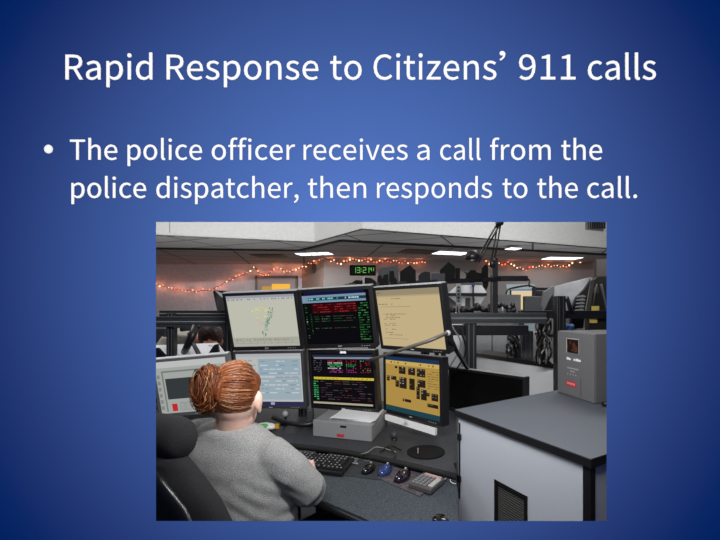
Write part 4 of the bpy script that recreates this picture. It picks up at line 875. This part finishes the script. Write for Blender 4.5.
# silver panel unit with louvred side
sv = thing('silver_unit', 'large silver angled panel unit with a black louvred side', 'machine', at(575, 318, 3.1))
SV = mat('brushed_silver', (178, 180, 182), .45, 0, noise_amt=.05, scale=12)
cut([(554.5, 286.5), (592, 277), (586, 292), (577.5, 312), (576, 334), (567, 330), (555, 316)], 3.10, .03, SV).build('silver_panel', parent=sv)
cut([(544, 292), (554.2, 285.5), (554.2, 292), (549, 300), (543.5, 311), (542.5, 306)], 3.12, .03, GREY).build('side_panel', parent=sv)
cut([(549.5, 299), (554.5, 292), (554.5, 312), (544.5, 312)], 3.13, .02, BLACK).build('dark_corner', parent=sv)
lv = cut([(593, 277.5), (594.5, 280), (586.5, 328), (570.5, 329), (573, 307), (577, 297), (585, 289)], 3.06, .03, BLACK).build('louvred_side', parent=sv)
q = MB()
for i in range(6): y = 296+i*3.4; cut([(578-i*.6, y), (583.5-i*.3, y-1.1), (586-i*.5, y+.2), (585.5-i*.5, y+1.2), (577.5-i*.6, y+1.2)], 3.05, .012, SILVER if i < 5 else CHAR, q)
q.build('louvres', parent=lv)
q = MB(); cut([(592.2, 278), (593.4, 278), (587, 311), (585.8, 311)], 3.045, .02, SILVER, q); cut([(585.3, 319), (586.5, 319), (585.5, 329), (584, 329)], 3.045, .02, SILVER, q); q.build('bright_edge', parent=sv)
MB().box((at(565, 320, 3.2).x, 3.2, .66), (.08, .08, 1.32), BLACK).build('pedestal', parent=sv)
tag(lump('blue_cloth', 'crumpled blue cloth behind the tall dark box unit', [(566, 326, 2.9), (569, 327, 2.9), (571.5, 326.5, 2.88), (568, 330, 2.9)], .026, 'cloth', mat('blue_cloth_weave', (66, 92, 140), .8, noise_amt=.3, scale=90)), 'crumpled blue cloth behind the tall dark box unit', 'cloth')
shf = thing('cloth_shelf', 'black shelf behind the tall dark box unit', 'shelf', (1.45, 2.95, 0)); MB().box((1.5, 2.98, 1.225), (.5, .22, .02), BLACK).build('board', parent=shf); MB().box((1.53, 2.93, 1.107), (.05, .05, .214), BLACK).build('leg', parent=shf)
for (x0, y0, x1, y1), lb in (((591.5, 306, 599, 311.7), 'upper yellow note beside the louvred unit, above the black bar'), ((589.5, 318, 597, 323), 'lower yellow note beside the louvred unit, under the black bar')):
    q = MB(); flat(x0, y0, x1, y1, 2.75 if y0 < 310 else 2.75, .003, YEL, q); tag(q.build('sticky_note'), lb, 'sticky note', 'yellow notes at the right frame edge')
eq = thing('black_cabinet', 'tall black angular equipment at the right frame edge behind the notes', 'equipment', at(600, 330, 2.85))
cut([(594.5, 280), (598, 276.5), (612, 276.5), (612, 345), (589, 345), (588.5, 318)], 2.80, .05, mat('black_brown_metal', (30, 28, 26), .6)).build('back_plate', parent=eq)
q = MB(); q.tube([at(601, 284, 2.77), at(607, 310, 2.77), at(613, 328, 2.77)], .010, CHAR, 8); q.tube([at(597, 284, 2.77), at(593, 306, 2.77)], .006, mat('olive_metal', (62, 60, 48), .6), 8); q.build('struts', parent=eq)
cut([(595.5, 287), (599, 287), (599, 293), (595, 293)], 2.77, .02, CHAR).build('knob_plate', parent=eq)
p = at(602, 345, 2.83); MB().box((p.x, 2.83, p.z/2), (.14, .05, p.z), BLACK).build('pedestal', parent=eq)
mw = thing('wall_screen', 'small dark grey monitor above the black equipment at the right frame edge', 'monitor', at(602, 277, 3.0))
MB().box(at(603.5, 267.8, 3.0), (.125, .05, .15), BLACK, bevel=.004).build('casing', parent=mw); MB().box(at(603.5, 267.8, 2.972), (.11, .006, .135), mat('grey_brown_panel', (84, 78, 76), .6)).build('screen', parent=mw)
p = at(603.5, 268, 3.05); MB().box((p.x, 3.05, p.z/2), (.04, .05, p.z), BLACK).build('pole', parent=mw)

# ------------------------------------------------------------------ office chairs
def superring(cx, cy, z, rx, ry, n=28, e=2.6):
    out = []
    for k in range(n):
        a = 2*PI*k/n; ca, sa = math.cos(a), math.sin(a)
        out.append(Vector((cx+rx*math.copysign(abs(ca)**(2/e), ca), cy+ry*math.copysign(abs(sa)**(2/e), sa), z)))
    return out
def make_chair(loc, rz, label):
    t = thing('office_chair', label, 'chair', loc, (0, 0, rz))
    prof = [(.50, .16), (.53, .20), (.60, .24), (.72, .285), (.80, .278), (.86, .255), (.92, .21), (.97, .145), (1.0, .115), (1.025, .07)]
    q = MB(); q.loft([superring(0, -.205-.06*(z-.5)+(.0 if z < 1 else .004), z, w_, .052 if z < 1.0 else .035) for z, w_ in prof], CLOTHK); q.build('backrest', parent=t, local=True)
    q = MB(); q.loft([superring(0, -.25-.06*(z-.5), z, max(.02, w_-.065), .026) for z, w_ in prof[1:-1]], LEATHER); q.build('rear_shell', parent=t, local=True)
    q = MB(); q.tube([(x, -.236+.004*math.cos(x*9), z) for x, z in ((-.19, .60), (-.205, .72), (-.19, .82), (-.13, .92))], .004, BLACK, 6); q.tube([(x, -.236-.035, z) for x, z in ((.185, .60), (.20, .72), (.18, .82), (.125, .92))], .004, BLACK, 6); q.build('piping', parent=t, local=True)
    q = MB(); rings = []
    for i in range(15):
        f = -1+2*i/14; x = .088*f; k = (1-abs(f)**5)**.5 if abs(f) < 1 else .12; k = max(k, .25)
        rings.append([Vector((x, -.222+.052*k*math.cos(a), 1.070+.062*k*math.sin(a))) for a in [2*PI*j/22 for j in range(22)]])
    q.loft(rings, CLOTHK); q.build('headrest', parent=t, local=True)
    for x in (-.04, .04): MB().tube([(x, -.228, .96), (x, -.228, 1.06)], .008, DARK).build('headrest_bar', parent=t, local=True)
    q = MB(); q.loft([superring(0, .03, z, .25*k, .24*k) for z, k in ((.42, .86), (.43, .96), (.46, 1.0), (.49, .98), (.505, .86))], CLOTHK); q.build('seat', parent=t, local=True)
    for s in (-1, 1):
        q = MB(); q.tube(curvy([(s*.2, .0, .42), (s*.29, .0, .44), (s*.30, -.02, .55), (s*.295, -.02, .63)], 4), .014, BLACK); q.box((s*.295, -.03, .64), (.06, .20, .03), BLACK, bevel=.01); q.build('armrest', parent=t, local=True)
    MB().tube([(0, -.14, .42), (0, -.25, .45), (0, -.275, .60)], .022, BLACK).build('back_bar', parent=t, local=True)
    MB().tube([(0, 0, .10), (0, 0, .43)], [.032, .024], DARK).build('column', parent=t, local=True)
    q = MB()
    for k in range(5):
        a = 2*PI*k/5+.3; q.tube([(0, 0, .11), (.30*math.cos(a), .30*math.sin(a), .075)], [.028, .016], BLACK)
    q.build('base', parent=t, local=True)
    for k in range(5):
        a = 2*PI*k/5+.3; x, y = .30*math.cos(a), .30*math.sin(a)
        MB().tube([(x-.012, y, .03), (x+.012, y, .03)], .03, BLACK, 14).build('caster', parent=t, local=True)
    return t
CR = math.radians(-25)
chair = make_chair((-.527, 1.31, 0), CR, 'dark fabric high backed office chair with headrest behind the red haired woman')
def copy_tree(o, parent=None):
    c = o.copy(); C.objects.link(c)
    if parent: c.parent = parent
    for ch in o.children: copy_tree(ch, c)
    return c
ch2 = copy_tree(chair); ch2.location = (-1.72, 3.22, 0); ch2.rotation_euler = (0, 0, math.radians(200)); ch2['label'] = 'dark office chair of the far person behind the left rails'

# ------------------------------------------------------------------ people
def hand(q, wr, d, side, up=Vector((0, 0, 1))):
    d = d.normalized(); lat = d.cross(up).normalized()
    R = Matrix((lat, d, lat.cross(d))).transposed().to_3x3().to_euler()
    q.ball(wr+d*.055, (.040, .052, .016), None, R, 16, 10); q.tube([wr-d*.03, wr+d*.03], [.024, .026], None, 12)
    for i, Lf in enumerate((.058, .074, .080, .070) if side > 0 else (.070, .080, .074, .058)):
        o = (1.5-i)*.0195; r0 = wr+d*(.088-.004*abs(i-1.5))+lat*o
        q.tube([r0-d*.03-up*.002, r0, r0+d*Lf*.42+up*.006, r0+d*Lf*.75-up*.006, r0+d*Lf*.95-up*.024], [.0095, .0095, .0088, .0082, .0066], None, 10)
    s = -side
    q.tube([wr+d*.02+lat*s*.018, wr+d*.045+lat*s*.040-up*.006, wr+d*.075+lat*s*.055-up*.012, wr+d*.095+lat*s*.058-up*.02], [.014, .012, .0105, .008], None, 10)
def face_parts(q, Hc, f, up, sc=1.0):
    r = f.cross(up).normalized(); R = Matrix((r, f, up)).transposed().to_euler()
    q.ball(Hc+up*.012*sc-f*.006*sc, (.074*sc, .094*sc, .104*sc), None, R, 28, 18)
    q.ball(Hc+f*.030*sc-up*.055*sc, (.056*sc, .058*sc, .062*sc), None, R, 24, 14)
    q.tube([Hc+f*.086*sc+up*.012*sc, Hc+f*.100*sc-up*.014*sc, Hc+f*.112*sc-up*.034*sc], [.007*sc, .010*sc, .014*sc], None, 10)
    q.ball(Hc+f*.086*sc-up*.064*sc, (.024*sc, .012*sc, .009*sc), None, R, 12, 8); q.ball(Hc+f*.078*sc-up*.098*sc, (.022*sc, .016*sc, .016*sc), None, R, 12, 8)
    for s in (-1, 1):
        q.ball(Hc+r*s*.030*sc+f*.080*sc+up*.022*sc, (.020*sc, .010*sc, .007*sc), None, R, 12, 8)
        q.ball(Hc+r*s*.045*sc+f*.055*sc-up*.02*sc, (.022*sc, .022*sc, .024*sc), None, R, 12, 8)
        q.ball(Hc+r*s*.080*sc-f*.004*sc-up*.012*sc, (.011*sc, .020*sc, .034*sc), None, R, 14, 10); q.ball(Hc+r*s*.082*sc+f*.002*sc-up*.040*sc, (.007*sc, .010*sc, .012*sc), None, R, 10, 8)
    return r, R
up = Vector((0, 0, 1))
tf = Vector((math.sin(-CR), math.cos(CR), 0)); tr = Vector((tf.y, -tf.x, 0))        # torso forward / right
def trings(c0, lev, f_, r_, n=30):
    out = []
    for z, hw, hd, fw, sd in lev:
        c = Vector((c0[0], c0[1], 0))+f_*fw+r_*sd; c.z = z
        ring = []
        for k in range(n):
            a = 2*PI*k/n; ca, sa = math.cos(a), math.sin(a)
            ring.append(c+r_*hw*math.copysign(abs(ca)**.85, ca)+f_*hd*math.copysign(abs(sa)**.9, sa))
        out.append(ring)
    return out
T0 = (-.50, 1.325)
woman = thing('person', 'red haired person in a grey knit sweater seated from behind at the keyboard', 'person', (T0[0], T0[1], 0))
hf = Vector((math.sin(math.radians(6)), math.cos(math.radians(6)), -.16)).normalized(); hr = hf.cross(up).normalized(); hu = hr.cross(hf).normalized()
Hc = Vector((-.492, 1.300, 1.138))
shR, elR, wrR = Vector((-.366, 1.250, .965)), Vector((-.240, 1.275, .836)), Vector((-.296, 1.535, .772))
shL, elL, wrL = Vector((-.672, 1.405, .985)), Vector((-.700, 1.47, .80)), Vector((-.545, 1.640, .770))
q = MB()
face_parts(q, Hc, hf, hu)
q.tube([Vector((-.512, 1.300, .98)), Vector((-.508, 1.300, 1.04)), Hc-hu*.03-hf*.025], [.062, .055, .054], None, 18)
q.loft(trings(T0, [(.50, .18, .11, 0, 0), (.62, .19, .11, 0, 0), (.76, .18, .11, 0, 0), (.88, .165, .10, 0, 0), (.95, .14, .08, 0, 0), (1.0, .09, .055, -.01, 0)], tf, tr), None)
for sh, el, wr in ((shR, elR, wrR), (shL, elL, wrL)): q.tube([sh, sh.lerp(el, .5), el, el.lerp(wr, .5), wr], [.052, .046, .040, .034, .025], None, 14)
hand(q, wrR, Vector((-.035, .12, .0)), 1); hand(q, wrL, Vector((.08, .09, .0)), -1)
hipz = .52
for s in (-1, 1):
    hp = Vector((T0[0], T0[1], hipz))+tr*s*.10; kn = hp+tf*.42+tr*s*.02+up*.0; an = Vector((kn.x, kn.y, .10))+tf*.03
    q.tube([hp, hp.lerp(kn, .5), kn, kn.lerp(an, .5), an], [.085, .072, .052, .046, .032], None, 14)
    q.ball(Vector((an.x, an.y, .05))+tf*.05, (.035, .035, .03)) if False else None
bd = fuse(q, .0055, 3); bd.build('body', SKIN, woman)
q = MB()
for s in (-1, 1):
    q.ball(Hc+hr*s*.030+hf*.083+hu*.010, .0125, WHITE, None, 14, 10); q.ball(Hc+hr*s*.030+hf*.0905+hu*.010, .0062, mat('brown_iris', (80, 52, 30), .3), None, 10, 8)
q.build('eyes', parent=woman)
# sweater
KN = mat('grey_knit', (172, 172, 170), .95, rgb2=(128, 128, 127), scale=330, bump=.6, stretch=(1, 1, 1.6))
q = MB()
q.loft(trings(T0, [(.56, .235, .155, .0, -.01), (.62, .240, .16, 0, -.015), (.70, .238, .158, 0, -.015), (.78, .230, .150, 0, -.012), (.86, .220, .145, 0, -.012), (.92, .204, .138, 0, -.008), (.965, .190, .120, -.005, -.008), (1.004, .158, .095, -.012, -.010), (1.030, .120, .080, -.018, -.012), (1.044, .072, .062, -.02, -.014)], tf, tr), None)
q.tube([shR-tr*.05, shR, shR.lerp(elR, .5)+Vector((.006, -.008, .006)), elR, elR.lerp(wrR, .12)], [.054, .060, .063, .058, .054], None, 18)
q.tube([elR+Vector((0, 0, 0)), elR.lerp(wrR, .5)+Vector((0, 0, -.006)), wrR+(elR-wrR)*.06], [.058, .050, .034], None, 18)
q.tube([shL+tr*.05, shL, shL.lerp(elL, .5), elL, elL.lerp(wrL, .5), wrL+(elL-wrL)*.06], [.058, .062, .060, .056, .048, .034], None, 18)
def folds(c):
    d = .0030*noise.noise(c*14)+.0016*noise.noise(Vector((c.x*10, c.y*10, c.z*34)))
    k = max(0, 1-abs((c-Vector((-.36, 1.2, .80))).length-.06)/.10)                   # drag folds below the arm
    d += .0050*k*.5*math.sin((c.z*.9+c.x*.55)*150)
    if c.z < .84: d += .0035*math.sin(c.z*120+2*noise.noise(c*8))*min(1, (.84-c.z)*8)
    return d
sw = fuse(q, .0065, 6, folds).build('sweater', KN, woman)
# trousers and shoes
DEN = mat('dark_trousers', (34, 36, 44), .9, noise_amt=.15, scale=200); q = MB()
q.loft(trings(T0, [(.47, .20, .15, 0, 0), (.52, .225, .16, 0, 0), (.60, .235, .148, 0, 0), (.66, .235, .14, 0, 0)], tf, tr), None)
for s in (-1, 1):
    hp = Vector((T0[0], T0[1], hipz))+tr*s*.10; kn = hp+tf*.42+tr*s*.02; an = Vector((kn.x, kn.y, .10))+tf*.03
    q.tube([hp, hp.lerp(kn, .5), kn, kn.lerp(an, .5), an], [.095, .085, .066, .058, .048], None, 16)
fuse(q, .009, 4).build('trousers', DEN, woman)
for s in (-1, 1):
    an = Vector((T0[0], T0[1], 0))+tr*s*.12+tf*.45; R_ = Euler((0, 0, CR)).to_matrix()
    q = MB(); q.ball(an+tf*.07+up*.04, (.045, .13, .04), None, R_.to_euler()); q.tube([an+up*.04, an+up*.11], .044, None, 14)
    for v in q.bm.verts: v.co.z = max(v.co.z, .002)
    q.build('shoe', BLACK, woman, smooth=True)
# hair
H1 = mat('auburn_hair', (124, 66, 36), .42, noise_amt=.12, scale=90, bump=.3); H2 = mat('copper_hair', (158, 92, 50), .36); H3 = mat('dark_auburn_hair', (92, 46, 26), .45); H4 = mat('light_copper_hair', (200, 142, 92), .33)
Rh = Matrix((hr, hf, hu)).transposed().to_euler(); RM = Rh.to_matrix()
hc = Hc+hu*.026-hf*.018; hrad = Vector((.080, .090, .098))
BUN = Vector((-.558, 1.235, 1.180))
q = MB(); q.ball(hc, hrad*.975, None, Rh, 32, 20); q.ball(Hc-hf*.050-hu*.006, (.060, .046, .048), None, Rh, 24, 14); q.ball(BUN, (.047, .047, .070), None, None, 24, 14)
q.tube([hc-hf*.06, BUN], [.05, .034], None, 16)
q.ball(Hc+hu*.050+hf*.028, (.066, .058, .050), None, Rh, 24, 14)
hm = fuse(q, .005, 4, lambda c: .0012*noise.noise(c*80)); hm.mats = [H1]
rs = random.Random(12)
bd_ = (RM.inverted() @ (BUN-hc)); bd_ = Vector((bd_.x/hrad.x, bd_.y/hrad.y, bd_.z/hrad.z)).normalized()
for i in range(1500):
    a = rs.uniform(0, 2*PI); e_ = rs.uniform(.15, 2.2)
    base = bd_; t1 = base.orthogonal().normalized(); t2 = base.cross(t1)
    sdv = (base*math.cos(e_)+(t1*math.cos(a)+t2*math.sin(a))*math.sin(e_)).normalized()
    if sdv.y > .70 and sdv.z < .30: continue
    if sdv.z < -.80: continue
    if sdv.y > .1 and sdv.z < -.25: continue
    pts = []; n_ = 9
    for k in range(n_):
        f_ = k/(n_-1)*.93; d_ = sdv.slerp(base, f_); sw_ = .05*math.sin(f_*PI)*math.sin(i*1.7)
        d_ = (d_+t1*sw_*.5).normalized(); rr_ = 1.012+.02*rs.random()*0+.010*((i*37 % 10)/10)
        pts.append(hc+RM @ Vector((d_.x*hrad.x*rr_, d_.y*hrad.y*rr_, d_.z*hrad.z*rr_)))
    r0 = rs.uniform(.0007, .0017)
    hm.tube(pts, [r0*.5]+[r0]*(n_-2)+[r0*.8], rs.choice((H1, H1, H1, H2, H2, H3, H4)), 4)
for i in range(620):                                   # twisted loops of the bun
    ax = (Vector((-.55, -.65, .15))+Vector([rs.uniform(-1, 1) for _ in range(3)])*.45).normalized(); t1 = ax.orthogonal().normalized(); t2 = ax.cross(t1)
    a0 = rs.uniform(0, 2*PI); R0 = rs.uniform(.040, .053); sp_ = rs.uniform(1.2, 3.6); off = ax*rs.uniform(-.022, .03)
    pts = [BUN+off+(t1*math.cos(a0+sp_*k/9)+t2*math.sin(a0+sp_*k/9)*1.05)*R0*(1+.08*math.sin(k)) for k in range(10)]; pts = [Vector((p.x, p.y, BUN.z+(p.z-BUN.z)*1.35)) for p in pts]
    hm.tube(pts, [.001]+[rs.uniform(.0007, .0016)]*8+[.001], rs.choice((H1, H1, H2, H2, H3, H3, H4)), 4)
for i in range(26):                                    # loose wisps under the bun and at the nape
    p = BUN+Vector((rs.uniform(-.03, .03), rs.uniform(-.02, .02), -.035)); p2 = p+Vector((rs.uniform(-.01, .06), rs.uniform(-.01, .03), rs.uniform(-.05, -.02)))
    hm.tube([p, (p+p2)/2+Vector((rs.uniform(-.012, .012), 0, -.006)), p2], [.0014, .0014, .0006], rs.choice((H1, H3, H2)), 4)
hm.build('hair', parent=woman)

# far person bending over the desk behind the left rails
SH = mat('beige_shirt', (168, 162, 152), .9, noise_amt=.08, scale=120)
man = thing('person', 'far person in a beige shirt bent over behind the white sheet, head lowered', 'person', (-1.70, 3.15, 0))
f2 = Vector((.35, -.85, -.42)).normalized(); r2 = f2.cross(up).normalized(); u2 = r2.cross(f2).normalized(); H2c = Vector((-1.31, 2.92, 1.185))
q = MB(); face_parts(q, H2c, f2, u2); q.tube([(-1.50, 3.04, 1.19), H2c-u2*.03-f2*.03], [.06, .055], None, 14)
q.tube([(-1.70, 3.18, .54), (-1.62, 3.12, .82), (-1.55, 3.06, 1.17)], [.13, .12, .10], None, 18)
for s, el, wr in ((-1, (-1.80, 2.92, .93), (-1.62, 2.68, .86)), (1, (-1.30, 3.0, .90), (-1.34, 2.74, .86))):
    sh = Vector((-1.57+s*.13, 3.05, 1.16)); q.tube([sh, el, wr], [.05, .042, .028], None, 12); hand(q, Vector(wr), Vector((.05, -.12, 0)), 1 if s < 0 else -1)
for s in (-1, 1):
    hp = Vector((-1.72+s*.1, 3.15, .54)); kn = hp+Vector((.10, -.40, 0)); an = Vector((kn.x, kn.y, .1)); q.tube([hp, kn, an], [.085, .055, .035], None, 12)
fuse(q, .008, 3).build('body', mat('skin_tan', (206, 142, 120), .55), man)
q = MB(); q.tube([(-1.71, 3.18, .52), (-1.68, 3.16, .70), (-1.64, 3.13, .90), (-1.60, 3.08, 1.12), (-1.58, 3.05, 1.25)], [.165, .165, .165, .155, .10], None, 20)
for s, el, wr in ((-1, (-1.80, 2.92, .93), (-1.66, 2.74, .88)), (1, (-1.30, 3.0, .90), (-1.33, 2.80, .88))):
    q.tube([Vector((-1.57+s*.12, 3.05, 1.17)), el, wr], [.075, .060, .045], None, 14)
fuse(q, .011, 4, lambda c: .004*noise.noise(c*16)).build('shirt', SH, man)
q = MB()
for s in (-1, 1):
    hp = Vector((-1.72+s*.1, 3.15, .54)); kn = hp+Vector((.10, -.40, 0)); an = Vector((kn.x, kn.y, .1)); q.tube([hp, kn, an], [.105, .072, .055], None, 12)
fuse(q, .012, 3).build('trousers', DEN, man)
for s in (-1, 1): q = MB(); q.ball((-1.62+s*.1, 2.70, .04), (.045, .12, .038)); q.tube([(-1.62+s*.1, 2.75, .04), (-1.62+s*.1, 2.75, .12)], .046); q.build('shoe', BLACK, man)
R2 = Matrix((r2, f2, u2)).transposed().to_euler()
q = MB(); q.ball(H2c+u2*.032-f2*.022, (.090, .104, .104), None, R2, 28, 18); q.ball(H2c-f2*.05-u2*.02, (.062, .05, .055), None, R2); hh = fuse(q, .006, 3, lambda c: .003*noise.noise(c*60)); hh.build('hair', mat('dark_brown_hair', (54, 30, 24), .5, noise_amt=.3, scale=120), man)
q = MB()
for s in (-1, 1): q.ball(H2c+r2*s*.030+f2*.083+u2*.010, .0125, WHITE, None, 12, 8)
q.build('eyes', parent=man)
# his desk, the white sheet and the struts
dk2 = thing('far_desk', 'dark far desk in front of the bent person', 'desk', (-1.6, 3.0, 0))
MB().box((-1.75, 2.80, .80), (1.6, .40, .03), DARK).build('top', parent=dk2)
for x in (-2.5, -1.0): MB().box((x, 2.80, .39), (.05, .34, .78), DARK).build('leg', parent=dk2)
sh_ = thing('printed_sheet', 'white printed sheet propped up above the far left monitor', 'sheet', at(186, 361, 2.50))
a, b, c, d = at(150, 345.5, 2.64), at(217, 343, 2.64), at(227, 356, 2.50), at(150, 363, 2.50)
MB().slab([a, b, c, d], (0, .012, 0), WHITE).build('page', parent=sh_)
q = MB(); g = random.Random(8)
for rowi in range(2):
    t0 = .14+.2*rowi; x = .08
    while x < .9:
        wd = g.uniform(.01, .03)
        if g.random() < (.8 if rowi == 0 else .35):
            A_, B_ = a.lerp(b, x), d.lerp(c, x); A2_, B2_ = a.lerp(b, x+wd), d.lerp(c, x+wd)
            q.quad([A_.lerp(B_, t0)+Vector((0, -.0015, 0)), A_.lerp(B_, t0+.13)+Vector((0, -.0015, 0)), A2_.lerp(B2_, t0+.13)+Vector((0, -.0015, 0)), A2_.lerp(B2_, t0)+Vector((0, -.0015, 0))], mat('grey_ink', (110, 110, 114), .8))
        x += wd+.012
q.build('print', parent=sh_)
p = at(186, 361, 2.58); MB().box((p.x, 2.63, (p.z+.815)/2), (.3, .03, p.z-.815), CHAR).build('holder', parent=sh_)
stt = thing('crossed_struts', 'black and grey crossed struts in front of the white sheet', 'struts', at(192, 355, 2.40))
MB().tube([at(196, 326, 2.44), at(190, 341, 2.40), at(183, 355, 2.62)], [.026, .024, .022], BLACK).build('black_strut', parent=stt)
MB().tube([at(189, 334, 2.62), at(195, 347, 2.34), at(201, 358, 2.33)], [.013, .013, .014], CHAR).build('grey_strut', parent=stt)
MB().tube([at(181, 329, 2.46), at(192, 327.5, 2.46), at(201, 325.5, 2.46)], .018, CHAR).build('cross_piece', parent=stt)
q = MB(); cut([(156, 348), (158, 348), (166, 357), (166, 362), (150, 362)], 2.44, .02, BLACK, q); q.build('dark_wedge', parent=stt)
q = MB(); cut([(214, 345), (217.5, 344), (219, 354), (206, 357)], 2.44, .02, BLACK, q); q.build('dark_wedge', parent=stt)
pn = thing('partition', 'dark partition behind the bent person at the left frame edge', 'partition', (-2.2, 4.0, 0)); MB().box((-2.35, 4.0, .62), (2.6, .05, 1.24), BLACK).build('panel', parent=pn)
q = MB().box(at(161, 338, 3.3)+Vector((-.06, 0, -.22)), (.22, .06, .62), CHAR, bevel=.01); tag(q.build('grey_case'), 'dark grey case at the left frame edge left of the bent person', 'case')

# ------------------------------------------------------------------ camera, world, view
cam = bpy.data.cameras.new('camera'); co = bpy.data.objects.new('camera', cam); C.objects.link(co)
co.location = (0, 0, H); co.rotation_euler = (PI/2, 0, 0)
cam.sensor_fit = 'HORIZONTAL'; cam.sensor_width = 36; cam.lens = 36*F/720; cam.clip_start = .02; cam.clip_end = 60
cam.shift_x = (360-CX)/720; cam.shift_y = (CY-270)/720
bpy.context.scene.camera = co
wd_ = bpy.data.worlds.new('world'); bpy.context.scene.world = wd_; wd_.use_nodes = True
wd_.node_tree.nodes['Background'].inputs['Color'].default_value = (1, 1, 1, 1); wd_.node_tree.nodes['Background'].inputs['Strength'].default_value = 1.0
vs = bpy.context.scene.view_settings; vs.view_transform = 'Standard'; vs.look = 'None'; vs.exposure = 0; vs.gamma = 1; vs.use_curve_mapping = False
